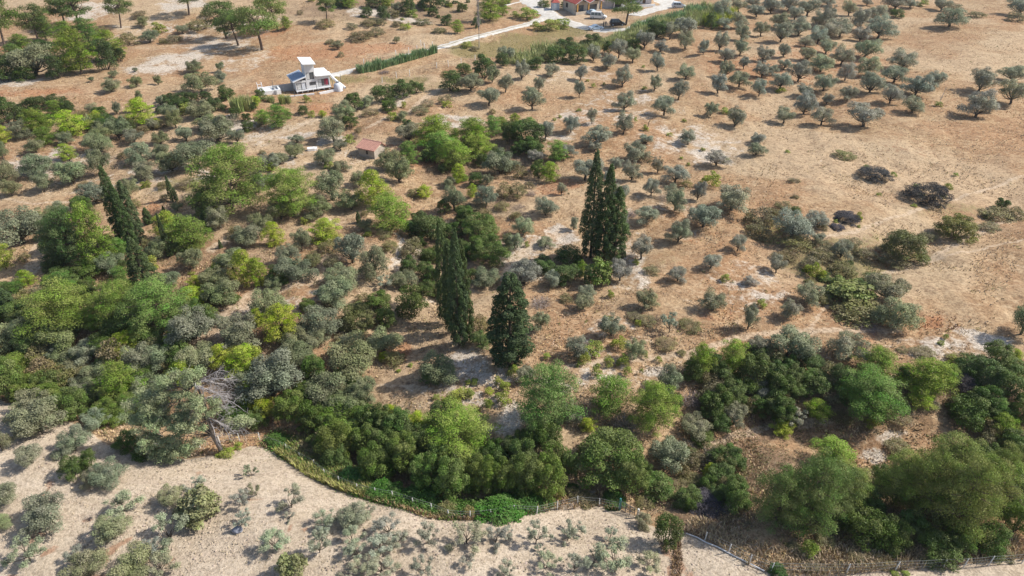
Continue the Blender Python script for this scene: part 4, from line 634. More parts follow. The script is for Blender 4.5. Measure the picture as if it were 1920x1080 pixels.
def gable_house():
    a = ground(1080, 30); b_ = ground(1126, 24); rz = math.atan2(b_.y - a.y, b_.x - a.x); h = empty('cream_house', (a.x, a.y, a.z - .1), rz); W, D, H = 9.2, 8.0, 3.5
    holes = [(0.9, 3.6, .35, 2.7), (4.9, 8.4, .5, 2.6)]
    part('front_wall', wall_with_holes(0, W, -.4, H, 1.6, .25, holes), M_CREAM, h)
    part('side_wall', [(0, .25, 1.85, D, -.4, H), (W - .25, W, 1.85, D, -.4, H), (.25, W - .25, D - .25, D, -.4, H), (0, .25, 0, 1.6, -.4, 1.15), (.25, W, 0, .22, -.4, 1.15)], M_CREAM, h)
    part('porch_floor', [(.25, W, .22, 1.6, -.4, .3)], M_CONC, h)
    for x in (0.35, 4.3, 8.8): part('porch_column', [(x, x + .35, .0, .35, 1.155, H)], M_OCHRE, h)
    for hx in holes: window(h, *hx, 1.7, split=4)
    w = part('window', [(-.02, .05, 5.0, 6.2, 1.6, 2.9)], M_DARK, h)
    def gable(x0, x1, y0, y1, z0, z1, nm):
        xm = (x0 + x1) / 2; t = .16
        r = part(nm, [[(x0, y0, z0), (xm, y0, z1), (xm, y1, z1), (x0, y1, z0), (x0, y0, z0 + t), (xm, y0, z1 + t), (xm, y1, z1 + t), (x0, y1, z0 + t)], [(xm, y0, z1), (x1, y0, z0), (x1, y1, z0), (xm, y1, z1), (xm, y0, z1 + t), (x1, y0, z0 + t), (x1, y1, z0 + t), (xm, y1, z1 + t)]], M_ROOFR, h)
        for k in range(9):
            y = y0 + .1 + (y1 - y0 - .2) * k / 8; T = Tubes(); T.add([(x0, y, z0 + t), (xm, y, z1 + t)], [.05, .05], 5); T.add([(xm, y, z1 + t), (x1, y, z0 + t)], [.05, .05], 5); link('tile_row', T.mesh('tile_row', M_ROOFR), r)
        part('gable_trim', [[(x0, y0 - .04, z0 - .12), (xm, y0 - .04, z1 - .12), (xm, y0 + .04, z1 - .12), (x0, y0 + .04, z0 - .12), (x0, y0 - .04, z0 + .02), (xm, y0 - .04, z1 + .02), (xm, y0 + .04, z1 + .02), (x0, y0 + .04, z0 + .02)], [(xm, y0 - .04, z1 - .12), (x1, y0 - .04, z0 - .12), (x1, y0 + .04, z0 - .12), (xm, y0 + .04, z1 - .12), (xm, y0 - .04, z1 + .02), (x1, y0 - .04, z0 + .02), (x1, y0 + .04, z0 + .02), (xm, y0 + .04, z1 + .02)]], M_WHITE, r)
    gable(-.5, 4.65, -.4, D + .4, H, H + 1.3, 'roof'); gable(4.65, W + .5, -.2, D + .4, H, H + 1.15, 'roof')
    part('gable_wall', [[(.1, 1.62, H), (4.1, 1.62, H), (4.1, 1.8, H), (.1, 1.8, H), (2.0, 1.62, H + .95), (2.15, 1.62, H + .95), (2.15, 1.8, H + .95), (2.0, 1.8, H + .95)]], M_CREAM, h)
    tag(h, 'cream house with red gabled roof and ochre porch columns behind the white van', 'house')
def concrete_building():
    a = ground(1124, 20); h = empty('concrete_building', (a.x, a.y + 4, a.z - .2), 0.05); W, D = 7.5, 8
    for k in range(3):
        z = k * 3.1
        part('floor_slab', [(-.4, W + 1.6, -.8, D, z, z + .25)], M_CONC, h)
        if k < 2:
            part('wall', wall_with_holes(0, W * .62, z + .25, z + 3.1, 0, .2, [(1.6, 2.6, z + .9, z + 2.5)] if k else []) + [(0, .2, .2, D - .2, z + .25, z + 3.1), (W - .2, W, .2, D - .2, z + .25, z + 3.1), (0, W, D - .2, D, z + .25, z + 3.1)], M_CONC, h)
            for x in (W * .64, W, W + 1.2): part('column', [(x, x + .3, -.6, -.3, z + .25, z + 3.1)], M_WHITE, h)
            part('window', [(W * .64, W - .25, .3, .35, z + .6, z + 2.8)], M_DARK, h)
            if k: 
                T = Tubes()
                for zz in (.5, .8, 1.1): T.add([(W * .62, -.75, z + zz), (W + 1.5, -.75, z + zz)], [.03, .03], 5)
                link('balcony_rail', T.mesh('balcony_rail', M_FRAME), h)
    tag(h, 'unfinished grey concrete building with open balconies beside the cream house', 'building')
def villa():
    a = ground(1178, 6); h = empty('white_annex', (a.x, a.y, a.z - .2), -0.1); W, D, H = 7.5, 6, 3.2
    holes = [(1.0, 2.4, 1.0, 2.3), (4.6, 5.6, .25, 2.3)]
    part('wall', wall_with_holes(0, W, -.4, H, 0, .25, holes) + [(0, .25, .25, D, -.4, H), (W - .25, W, .25, D, -.4, H), (.25, W - .25, D - .25, D, -.4, H)], M_WHITE, h)
    window(h, *holes[0], .1); part('door', [(4.62, 5.58, .1, .16, .25, 2.28)], M_WOOD, h)
    part('roof', [(-.3, W + .3, -.3, D + .3, H + .01, H + .25)], M_ROOFW, h)
    tag(h, 'low white flat-roofed annex behind the roadside pine', 'building')
    o = ground(1205, 14); w = part('terrace_wall', [(-4, 4.5, 0, .3, -.5, .8)], M_WHITE, None, loc=o, rot=(0, 0, .35)); w['label'] = 'low white terrace wall beside the side road'; w['category'] = 'wall'
gable_house(); concrete_building(); villa()
def shed():
    a = ground(1035, 20); h = empty('garden_shed', a, 0.1)
    part('wall', [(0, 2.3, 0, 2.2, -.3, 2.3)], plain('shed_grey', (0.5, 0.54, 0.58), .7), h); part('door', [(.5, 1.4, -.04, -.01, -.1, 1.95)], M_WHITE, h)
    part('roof', [[(-.2, -.25, 2.32), (2.5, -.25, 2.32), (2.5, 2.4, 2.32), (-.2, 2.4, 2.32), (.7, .7, 3.1), (1.6, .7, 3.1), (1.6, 1.5, 3.1), (.7, 1.5, 3.1)]], M_ROOFR, h)
    tag(h, 'little pale grey shed with a pointed red roof by the white road', 'shed')
shed()
# yard of the white house
def free(name, boxes, mat, p, rz, label, cat, bevel=0.0):
    o = part(name, boxes, mat, None, bevel, p, (0, 0, rz)); return tag(o, label, cat)
hp, hz = HOUSE.location, HOUSE.rotation_euler.z
def hloc(x, y, z=None):
    v = Matrix.Rotation(hz, 3, 'Z') @ Vector((x, y, 0)) * HOUSE.scale[0]; q = hp + v; q.z = float(height(q.x, q.y)) if z is None else hp.z + z; return q
free('retaining_wall', [(-4.4, -.1, 0, .35, -.5, 1.5), (-4.4, -4.1, -2.6, 0, -.5, 1.3)], M_CONC, hloc(0, 2.6), hz, 'grey concrete retaining wall left of the white house', 'wall')
free('low_wall', [(-6.5, 3.2, 0, .25, -.4, .35)], M_WHITE, hloc(0, -2.0), hz - .12, 'low white wall along the front of the white house yard', 'wall')
free('low_wall', [(0, 4.6, 0, .3, -.4, .4)], M_WHITE, hloc(4.4, -2.4), hz + .18, 'low white wall running to the tank by the white house', 'wall')
pl = hloc(-7.6, 0.2); basin = empty('water_basin', pl, hz); basin.scale = (1.25, 1.25, 1.2)
part('rim', [(0, 3.4, 0, .25, -.4, .75), (0, 3.4, 2.4, 2.65, -.4, .75), (0, .25, .25, 2.4, -.4, .75), (3.15, 3.4, .25, 2.4, -.4, .75)], M_ROOFW, basin); part('basin_floor', [(.25, 3.15, .25, 2.4, -.4, .45)], M_WHITE, basin)
tag(basin, 'square white basin left of the white house', 'basin')
T = Tubes()
for x in (0, .9):
    T.add([(x, 0, -.2), (x, 0, 2.0), (x, .3, 2.3), (x, .9, 2.2)], [.07] * 4, 6)
for z in (.5, 1.0, 1.5, 2.0): T.add([(0, 0, z), (.9, 0, z)], [.05, .05], 6)
tag(link('pool_ladder', T.mesh('pool_ladder', M_WHITE), None, hloc(-7.7, 1.8), (0, 0, hz)), 'white ladder frame at the far left of the white house yard', 'ladder')
T = Tubes(); T.add([(0, 0, 0.0), (0, 0, 1.4), (0, 0, 1.75), (0, 0, 1.95)], [1.0, .98, .6, .05], 18); tank = empty('water_tank', hloc(9.0, -1.2), hz)
link('tank_body', T.mesh('tank_body', M_TARP), tank); part('lid', [(-.3, .3, -.3, .3, 1.92, 2.02)], M_FRAME, tank, .05); tag(tank, 'round white water tank at the right end of the white house', 'tank')
T = Tubes(); T.curve(hloc(7.9, 2.0, 3.4), hloc(9.2, 0.2, 1.6), .28, .28, .05, 6, 10); T.curve(hloc(9.2, .2, 1.6), hloc(10.3, -2.0, .6), .28, .28, .05, 6, 10)
tag(link('white_pipe', T.mesh('white_pipe', M_WHITE)), 'thick white pipe sloping down beside the white house to the tank', 'pipe')
for k, (a, b_) in enumerate(((-4.6, 1.0), (-1.0, -2.4), (4.0, -2.2), (8.6, 2.2), (9.9, -.6))):
    T = Tubes(); T.add([(0, 0, -.3), (0, 0, 2.9)], [.05, .045], 6); q = link('metal_pole', T.mesh('metal_pole', M_FRAME), None, hloc(a, b_))
    tag(q, ['dark metal pole at the basin left of the white house', 'dark metal pole in front of the left glass door', 'dark metal pole in front of the red curtain', 'dark metal pole behind the white pipe', 'dark metal pole beside the round water tank'][k], 'pole', 'poles around the white house')
free('rubble_block', [(0, 1.3, 0, .9, -.3, .55), (.9, 1.7, .3, 1.1, -.3, .4)], M_ROOFW, ground(577, 285), .3, 'pale block of rubble between olives above the hut path', 'rubble', .06)

# ------------------------------------------------------------------ vehicles
def car_paint(name, c): return plain(name, c, 0.25, 0.02, 1, spec=0.6)
def loft(name, secs, mat, parent, bev=0.05):
    """secs: list of (x, y half width bottom, y half width top, z0, z1)"""
    bm = bmesh.new(); rows = [[bm.verts.new(c) for c in ((x, -wb, z0), (x, wb, z0), (x, wt, z1), (x, -wt, z1))] for x, wb, wt, z0, z1 in secs]
    for a, b_ in zip(rows[:-1], rows[1:]):
        for i in range(4): bm.faces.new((a[i], a[(i + 1) % 4], b_[(i + 1) % 4], b_[i]))
    bm.faces.new(rows[0][::-1]); bm.faces.new(rows[-1]); bmesh.ops.recalc_face_normals(bm, faces=bm.faces)
    if bev: bmesh.ops.bevel(bm, geom=list(bm.edges), offset=bev, segments=2, affect='EDGES')
    me = bpy.data.meshes.new(name); bm.to_mesh(me); bm.free(); me.materials.append(mat); return link(name, me, parent)
def vehicle(name, p, rz, kind, paint, label, cat):
    v = empty(name, p + Vector((0, 0, .05)), rz); L, Wd, H, hood, roof0, roof1 = {'van': (4.9, .95, 1.95, 1.05, -2.35, 1.0), 'sedan': (4.3, .86, 1.42, .88, -1.35, .6), 'minivan': (4.4, .88, 1.75, 1.0, -2.05, .75)}[kind]
    x0, x1 = -L / 2, L / 2
    if kind == 'sedan': secs = [(x0, Wd * .9, Wd * .85, .38, .82), (x0 + .3, Wd, Wd * .93, .28, .95), (0, Wd, Wd * .95, .25, .93), (x1 - .9, Wd, Wd * .92, .28, hood), (x1, Wd * .85, Wd * .8, .38, .68)]
    else: secs = [(x0, Wd * .96, Wd * .93, .35, 1.05), (x0 + .2, Wd, Wd * .96, .28, 1.1), (0, Wd, Wd * .97, .25, 1.1), (x1 - .8, Wd, Wd * .95, .28, hood), (x1, Wd * .88, Wd * .85, .36, .72)]
    loft('body', secs, paint, v)
    ws = {'van': 1.65, 'sedan': 1.25, 'minivan': 1.6}[kind]; wr = {'van': .12, 'sedan': .75, 'minivan': .3}[kind]
    loft('cabin', [(roof0 - wr * .1, Wd * .93, Wd * .90, 1.0 if kind != 'sedan' else .88, 1.05 if kind != 'sedan' else .92), (roof0 + wr, Wd * .95, Wd * .80, .95, H), (roof1 - .35, Wd * .95, Wd * .80, .95, H), (ws, Wd * .92, Wd * .88, .85, .92)], paint, v)
    zt, zb = H - .16, 1.06 if kind != 'sedan' else .97; n = 3 if kind != 'sedan' else 2; xs = np.linspace(roof0 + wr + .05, roof1 - .1, n + 1)
    for s in (-1, 1):
        for k in range(n):
            yb, yt = s * (Wd * .945), s * (Wd * .835)
            part('side_window', [[(xs[k] + .05, yb, zb), (xs[k + 1] - .05, yb, zb), (xs[k + 1] - .05, yb + s * .02, zb), (xs[k] + .05, yb + s * .02, zb), (xs[k] + .05, yt, zt), (xs[k + 1] - .05 - (.25 if k == n - 1 else 0), yt, zt), (xs[k + 1] - .05 - (.25 if k == n - 1 else 0), yt + s * .02, zt), (xs[k] + .05, yt + s * .02, zt)]], M_GLASS, v)
        part('headlight', [(x1 - .12, x1 + .02, s * Wd * .75 - .14, s * Wd * .75 + .14, .55, .7)], M_CURT, v); part('tail_light', [(x0 - .02, x0 + .1, s * Wd * .8 - .1, s * Wd * .8 + .1, .65, .9)], M_RED, v)
    xa, xb = ws - .08, roof1 - .25
    part('windscreen', [[(xa, -Wd * .8, .98), (xa, Wd * .8, .98), (xa + .05, Wd * .8, .98), (xa + .05, -Wd * .8, .98), (xb, -Wd * .7, H - .08), (xb, Wd * .7, H - .08), (xb + .06, Wd * .7, H - .08), (xb + .06, -Wd * .7, H - .08)]], M_GLASS, v)
    for x in (x0 + .85, x1 - .85):
        for s in (-1, 1):
            T = Tubes(); y = s * (Wd - .08); T.add([(x, y - .11, .32), (x, y - .1, .32), (x, y + .1, .32), (x, y + .11, .32)], [.2, .32, .32, .2], 14); w = link('wheel', T.mesh('wheel', M_TYRE), v)
            T = Tubes(); T.add([(x, y + s * .105, .32), (x, y + s * .125, .32), (x, y + s * .13, .32)], [.2, .18, .01], 12); link('rim', T.mesh('rim', M_TARP), w)
    return tag(v, label, cat)
vehicle('parked_van', ground(1122, 35), -0.25, 'van', car_paint('white_paint', (.75, .75, .75)), 'white delivery van parked in front of the cream house', 'van')
vehicle('parked_car', ground(1108, 27), 2.7, 'sedan', car_paint('pale_blue_paint', (.42, .55, .68)), 'pale blue car half hidden behind the white van', 'car')
vehicle('parked_car', ground(1117, 56), 0.28, 'sedan', car_paint('ice_blue_paint', (.55, .66, .76)), 'ice-blue saloon car beside two standing people', 'car')
vehicle('parked_van', ground(1157, 48), 0.05, 'minivan', car_paint('black_paint', (.02, .02, .025)), 'black van in the shade under the roadside pine', 'van')
vehicle('parked_van', ground(1272, 15), -0.1, 'minivan', car_paint('silver_paint', (.62, .68, .72)), 'silvery white minivan alone on the side road', 'van')
# two people standing next to the ice-blue car
def person_mat(name, shirt, trousers):
    m, nt, out = nodes_of(name); b = NB(nt); tc = b.n('ShaderNodeTexCoord').outputs['Object']; sx = b.n('ShaderNodeSeparateXYZ'); b.l(tc, sx.inputs[0]); z = sx.outputs[2]
    c = b.mix(b.math('GREATER_THAN', z, .12), (0.05, .05, .05), trousers); c = b.mix(b.math('GREATER_THAN', z, .92), c, shirt); c = b.mix(b.math('GREATER_THAN', z, 1.46), c, (0.42, .27, .2)); c = b.mix(b.math('GREATER_THAN', z, 1.65), c, (0.04, .03, .025))
    p = b.n('ShaderNodeBsdfPrincipled'); b.l(c, p.inputs['Base Color']); p.inputs['Roughness'].default_value = .8; b.l(p.outputs[0], out.inputs[0]); return m
def person(p, rz, mat, label, arm):
    J = [((0, 0, .95), .15), ((0, 0, 1.2), .15), ((0, 0, 1.38), .15), ((0, 0, 1.5), .06), ((0, .02, 1.6), .10), ((0, .01, 1.72), .07)]; E = [(0, 1), (1, 2), (2, 3), (3, 4), (4, 5)]
    for s in (-1, 1):
        k = len(J); J += [((s * .19, 0, 1.40), .07), ((s * .24, -.03, 1.13), .05), ((s * .22, arm, .9 + arm), .04), ((s * .21, arm + .06, .84 + arm * 1.3), .035)]; E += [(2, k), (k, k + 1), (k + 1, k + 2), (k + 2, k + 3)]
        k = len(J); J += [((s * .10, 0, .88), .10), ((s * .11, .02, .5), .07), ((s * .11, -.01, .1), .05), ((s * .12, .13, .05), .04)]; E += [(0, k), (k, k + 1), (k + 1, k + 2), (k + 2, k + 3)]
    me = bpy.data.meshes.new('person'); me.from_pydata([j[0] for j in J], E, []); o = link('person', me, None, p, (0, 0, rz)); me.materials.append(mat)
    md = o.modifiers.new('skin', 'SKIN'); sv = me.skin_vertices[0].data
    for i, j in enumerate(J): sv[i].radius = (j[1], j[1] * .8)
    sv[0].use_root = True; o.modifiers.new('subd', 'SUBSURF').levels = 2; o.modifiers['subd'].render_levels = 2
    return tag(o, label, 'person')
person(ground(1131.5, 51), 0.8, person_mat('dark_clothes', (.03, .035, .05), (.03, .03, .04)), 'person in dark clothes standing nearer the ice-blue car', 0.02)
person(ground(1135.5, 50.5), 3.6, person_mat('grey_clothes', (.10, .11, .13), (.03, .035, .06)), 'person in grey top and dark trousers standing nearer the black van', 0.16)

# ------------------------------------------------------------------ fences
def fence(name, pxs, h, r, mat, label, wire=(0.35, 0.7, 1.0), cat='fence', netting=False):
    P = [ground(*p) for p in pxs]; f = empty(name, P[0]); o0 = P[0]; T = Tubes(); T.add([(0, 0, -.3), (0, 0, h), (0, 0, h + .01)], [r, r, r * .4], 6); me = T.mesh('post', mat)
    for p in P: link('post', me, f, p - o0, (R.uniform(-.06, .06), R.uniform(-.06, .06), R.uniform(0, 1)))
    T = Tubes()
    for a, b_ in zip(P[:-1], P[1:]):
        a, b_ = a - o0, b_ - o0
        for w in wire: T.add([a + Vector((0, 0, h * w)), (a + b_) / 2 + Vector((0, 0, h * w - .05)), b_ + Vector((0, 0, h * w))], [.012] * 3, 3)
    link('wire', T.mesh('wire', M_WIRE), f)
    if netting:
        T = Tubes()
        for a, b_ in zip(P[:-1], P[1:]):
            a, b_ = a - o0, b_ - o0; n = max(4, int((b_ - a).length / .22))
            for k in range(n): q = a.lerp(b_, (k + .5) / n); T.add([q + Vector((0, 0, .02)), q + Vector((0, 0, h * .95))], [.007] * 2, 3)
        link('netting', T.mesh('netting', M_WIRE), f)
    return tag(f, label, cat)
q = lambda t, L: [(t[1] * 480 + a / 4, t[0] * 270 + b_ / 4) for a, b_ in L]
fence('wire_fence', [(375, 838), (412, 830), (449, 826), (487, 825)] + q((3, 1), [(232, 140), (337, 208), (436, 262), (520, 330), (628, 388), (762, 445), (897, 478), (1030, 500), (1180, 548), (1318, 592), (1448, 645), (1606, 655), (1766, 640)]) + q((3, 2), [(15, 608), (185, 616), (340, 580), (492, 540), (655, 555), (800, 585)]), 1.0, .042, M_POST, 'wire fence on white posts curving along the sandy field edge', netting=True)
fence('wire_fence', q((3, 2), [(1445, 815), (1622, 905), (1780, 988)]) + q((3, 3), [(18, 1052), (585, 1062), (950, 1040), (1310, 1025), (1460, 1020), (1650, 1003), (1900, 985)]), 1.15, .04, M_POST, 'wire fence on white posts below the large lower-right pines', netting=True)
fence('wire_fence', [(600 + a / 4.8, b_ / 4.8) for a, b_ in [(395, 585), (685, 505), (800, 480), (875, 462), (910, 412), (942, 440), (1010, 425)]], 1.5, .07, M_POST, 'wire fence on white posts above the dirt road')
fence('wire_fence', [(600 + a / 4.8, b_ / 4.8) for a, b_ in [(560, 750), (690, 700), (808, 680), (1050, 615), (1155, 597), (1270, 575), (1395, 545), (1460, 535)]], 1.4, .06, M_POST, 'wire fence on white posts across the dry strip below the road')
# gate in the field fence
ga, gb = ground(*q((3, 2), [(805, 585)])[0]), ground(*q((3, 2), [(915, 632)])[0]); gv = gb - ga; gl = gv.xy.length; gt = empty('field_gate', ga, math.atan2(gv.y, gv.x))
T = Tubes()
for x in np.linspace(0.12, gl, 4): T.add([(x, 0, .1), (x, 0, 1.25)], [.03, .03], 6)
for z in (.12, .68, 1.24): T.add([(.12, 0, z), (gl, 0, z)], [.03, .03], 6)
link('gate_frame', T.mesh('gate_frame', M_FRAME), gt)
for x in np.linspace(.3, gl - .15, 14): part('bar', [(x - .01, x + .01, -.008, .012, .13, 1.23)], M_FRAME, gt)
part('gate_post', [(-.07, .07, -.07, .07, -.3, 1.5)], M_GREENM, gt); part('gate_post', [(gl + .25, gl + .39, -.07, .07, -.3, 1.45)], M_POST, gt)
tag(gt, 'dark metal bar gate with one green post in the field fence', 'gate')
T = Tubes(); hp_ = [ground(*p) + Vector((0, 0, .14)) for p in q((3, 2), [(1305, 768), (1390, 800), (1450, 835), (1540, 870), (1620, 915), (1700, 955), (1790, 1000), (1890, 1050)])]
T.add([tuple(p) for p in hp_], [.05] * len(hp_), 6); tag(link('irrigation_pipe', T.mesh('irrigation_pipe', M_WHITE)), 'thin white pipe lying along the foot of the lower-right fence', 'pipe')
T = Tubes(); T.add([(0, 0, -.3), (.03, 0, 1.7)], [.06, .05], 6); tag(link('wooden_post', T.mesh('wooden_post', M_WOOD), None, ground(1273, 1017)), 'brown wooden post at the head of the furrow below the gate', 'post')
# boulder in the sandy field
bm = bmesh.new(); bmesh.ops.create_icosphere(bm, subdivisions=3, radius=1.0)
for v in bm.verts:
    n_ = 1 + .12 * math.sin(v.co.x * 3 + 1) * math.sin(v.co.y * 4) + .06 * math.sin(v.co.z * 7 + v.co.x * 5); v.co = Vector((v.co.x * .42 * n_, v.co.y * .34 * n_, v.co.z * .26 * n_ + .12))
me = bpy.data.meshes.new('boulder'); bm.to_mesh(me); bm.free(); me.materials.append(plain('grey_stone', (.24, .25, .29), .9, .2, 4, bump=.3)); me.polygons.foreach_set('use_smooth', [True] * len(me.polygons))
tag(link('boulder', me, None, ground(446, 995)), 'smooth blue-grey boulder lying in the sandy field', 'boulder')

# ------------------------------------------------------------------ place every plant
ITEMS = []
GROW = {'o': 1.26, 's': 1.3, 'p': 1.2, 'P': 1.22, 'y': 1.18, 't': 1.4, 'c': 1.12, 'C': 1.08, 'd': 1.2, 'h': 1.1, 'b': 1.16, 'B': 1.16, 'm': 1.1, 'g': 1.1, 'v': 1.2, 'f': 1.1, 'k': 1.1, 'K': 1.1, 'r': 1.1}
def place(kind, px, py, w, h, zone, label=None):
    name, cat, cpart, spart, words, col, (rmin, rmax), blob = SPEC[kind]
    p = ground(px, py); k, a = scale_at(p); W = w / k * GROW[kind] * {(2, 0): 1.14, (1, 0): 1.06, (2, 1): 1.02, (3, 3): 0.92, (2, 3): 1.06}.get(zone, 1.0); hm = h / k; ca, sa = math.cos(a), math.sin(a)
    if kind in 'cC': H = hm / ca
    elif blob:
        H = math.sqrt(max(hm * hm - (0.6 * W * sa) ** 2, (0.3 * W * ca) ** 2)) / ca
    else:
        cf = 0.58; H = hm / ca
        for _ in range(20):
            top = cf * H * ca + math.sqrt(((1 - cf) * H * ca) ** 2 + (0.5 * W * sa) ** 2); H *= hm / top
    H = min(max(H, rmin * W), rmax * W)
    if blob:
        yc = py - h / 2 + 0.5 * H * ca * k; p = ground(px, yc)
    v = R.randrange(len(PROTO[kind])); cm, tm = PROTO[kind][v]
    ITEMS.append(dict(kind=kind, px=px, py=py, w=w, h=h, zone=zone, p=p, W=W, H=H, cm=cm, tm=tm, label=label, v=v))
for t, txt in TILES.items():
    for e in txt.replace('\n', ';').split(';'):
        if e.strip():
            kd, *v = e.split(); x, y, w, h = (float(c) for c in v); place(kd, t[1] * 480 + x / 4, t[0] * 270 + y / 4, w / 4, h / 4, t)
for kd, x, y, w, h, lab in [
    ('c', 1107, 484, 37, 188, 'tallest slender cypress, left in the trio right of centre'), ('c', 1130, 492, 35, 173, 'slender cypress in the middle of the trio right of centre'), ('c', 1150, 488, 41, 132, 'shortest bushy cypress, right in the trio right of centre'),
    ('c', 836, 606, 25, 180, 'slender dark cypress at the left of the central clump'), ('c', 848, 622, 27, 160, 'shorter slender cypress tucked inside the central clump'), ('c', 861, 648, 33, 200, 'tallest slender dark cypress at the front of the central clump'), ('c', 874, 640, 29, 178, 'slender dark cypress at the right of the central clump'),
    ('C', 955, 680, 68, 154, 'solitary broad dark cypress standing just right of the central clump')]:
    place(kd, x, y, w, h, None, lab)
def fill(poly, n, kinds, wr, hr, seed):
    g = random.Random(seed); xs = [a for a, b in poly]; ys = [b for a, b in poly]; done = 0
    while done < n:
        x, y = g.uniform(min(xs), max(xs)), g.uniform(min(ys), max(ys))
        if not in_poly(np.array([x]), np.array([y]), poly)[0]: continue
        p = ground(x, y); k, a = scale_at(p)
        if any((it['p'] - p).xy.length < 0.28 * it['W'] for it in ITEMS): done += .25; continue
        w = g.uniform(*wr); t = (min(3, max(0, int(y // 270))), min(3, max(0, int(x // 480)))); place(g.choice(kinds), x, y, w * k, w * g.uniform(*hr) * k, t); done += 1
fill([(0, 545), (120, 550), (380, 560), (400, 640), (330, 700), (250, 800), (130, 780), (0, 740)], 62, 'bbbbpmmb', (1.6, 3.2), (.9, 1.2), 1)
fill([(470, 720), (560, 690), (640, 740), (700, 790), (900, 810), (1040, 850), (1040, 930), (850, 930), (700, 870), (560, 830), (480, 810)], 46, 'bbbbbm', (1.6, 3.0), (.9, 1.2), 2)
fill([(1300, 680), (1480, 660), (1600, 740), (1590, 790), (1440, 800), (1330, 790), (1290, 740)], 34, 'bbbmm', (1.4, 2.8), (.8, 1.1), 3)
fill([(1250, 880), (1380, 830), (1390, 960), (1330, 985), (1270, 960)], 24, 'bbmmk', (1.4, 2.6), (.8, 1.1), 4)
fill([(1560, 940), (1900, 860), (1915, 1020), (1700, 1040), (1590, 1020)], 34, 'bbbm', (1.6, 3.0), (.8, 1.1), 5)
fill([(1820, 680), (1915, 670), (1915, 880), (1850, 860), (1790, 780)], 20, 'bbbm', (1.8, 3.2), (.9, 1.1), 6)
fill([(90, 400), (130, 380), (270, 440), (300, 540), (120, 520)], 7, 'bbdb', (1.8, 3.2), (.9, 1.2), 7)
fill([(0, 195), (330, 190), (430, 180), (640, 200), (600, 240), (430, 250), (0, 260)], 44, 'bbbmy', (1.4, 3.0), (.7, 1.0), 8)
fill([(760, 240), (1000, 230), (1020, 290), (900, 350), (820, 330)], 26, 'bbmmp', (1.4, 3.0), (.7, 1.0), 9)
fill([(760, 400), (900, 390), (950, 470), (930, 500), (790, 600), (750, 560)], 26, 'bbbm', (1.5, 3.0), (.8, 1.1), 10)
fill([(560, 0), (960, 0), (940, 50), (800, 55), (640, 30)], 26, 'bmmmgb', (1.2, 2.6), (.5, .8), 11)
fill([(400, 480), (480, 440), (740, 520), (700, 740), (480, 720), (400, 660)], 20, 'mmbmg', (1.2, 2.4), (.6, .9), 12)
fill([(0, 270), (500, 270), (700, 300), (720, 440), (480, 420), (320, 400), (0, 360)], 20, 'mmkgm', (1.0, 2.2), (.6, .9), 13)
fill([(1420, 390), (1500, 370), (1620, 480), (1680, 560), (1560, 600), (1470, 500)], 22, 'mmmb', (1.2, 2.6), (.5, .8), 14)
ORD = ['first', 'second', 'third', 'fourth', 'fifth', 'sixth', 'seventh', 'eighth', 'ninth', 'tenth', 'eleventh', 'twelfth', 'thirteenth', 'fourteenth']
ROWS = {1: [''], 2: ['back row ', 'front row '], 3: ['back row ', 'middle row ', 'front row '], 4: ['back row ', 'second row ', 'third row ', 'front row '], 5: ['back row ', 'second row ', 'third row ', 'fourth row ', 'front row '],
        6: ['back row ', 'second row ', 'third row ', 'fourth row ', 'fifth row ', 'front row '], 7: ['back row ', 'second row ', 'third row ', 'fourth row ', 'fifth row ', 'sixth row ', 'front row ']}
groups = {}
for it in ITEMS:
    if it['label'] is None: groups.setdefault((SPEC[it['kind']][4], it['zone']), []).append(it)
for (words, zone), L in groups.items():
    L.sort(key=lambda i: i['py']); nr = min(7, max(1, math.ceil(len(L) / 9))); med = sorted(i['W'] for i in L)[len(L) // 2]
    for r in range(nr):
        row = sorted(L[len(L) * r // nr: len(L) * (r + 1) // nr], key=lambda i: i['px'])
        for k, it in enumerate(row):
            size = 'large ' if it['W'] > 1.35 * med and not words.startswith(('large', 'broad', 'small')) else ('little ' if it['W'] < 0.68 * med and not words.startswith(('large', 'broad', 'small')) else '')
            where = '' if len(row) == 1 else (', leftmost' if k == 0 else ', rightmost' if k == len(row) - 1 else f', {ORD[k]} from left' if k < 14 else f', {ORD[k - 14]} past the fourteenth from left')
            rowt = ROWS[nr][r].strip(); it['label'] = f'{size}{words}{where}' + (f' in {rowt}' if rowt else '') + f' {ZONE[zone]}'
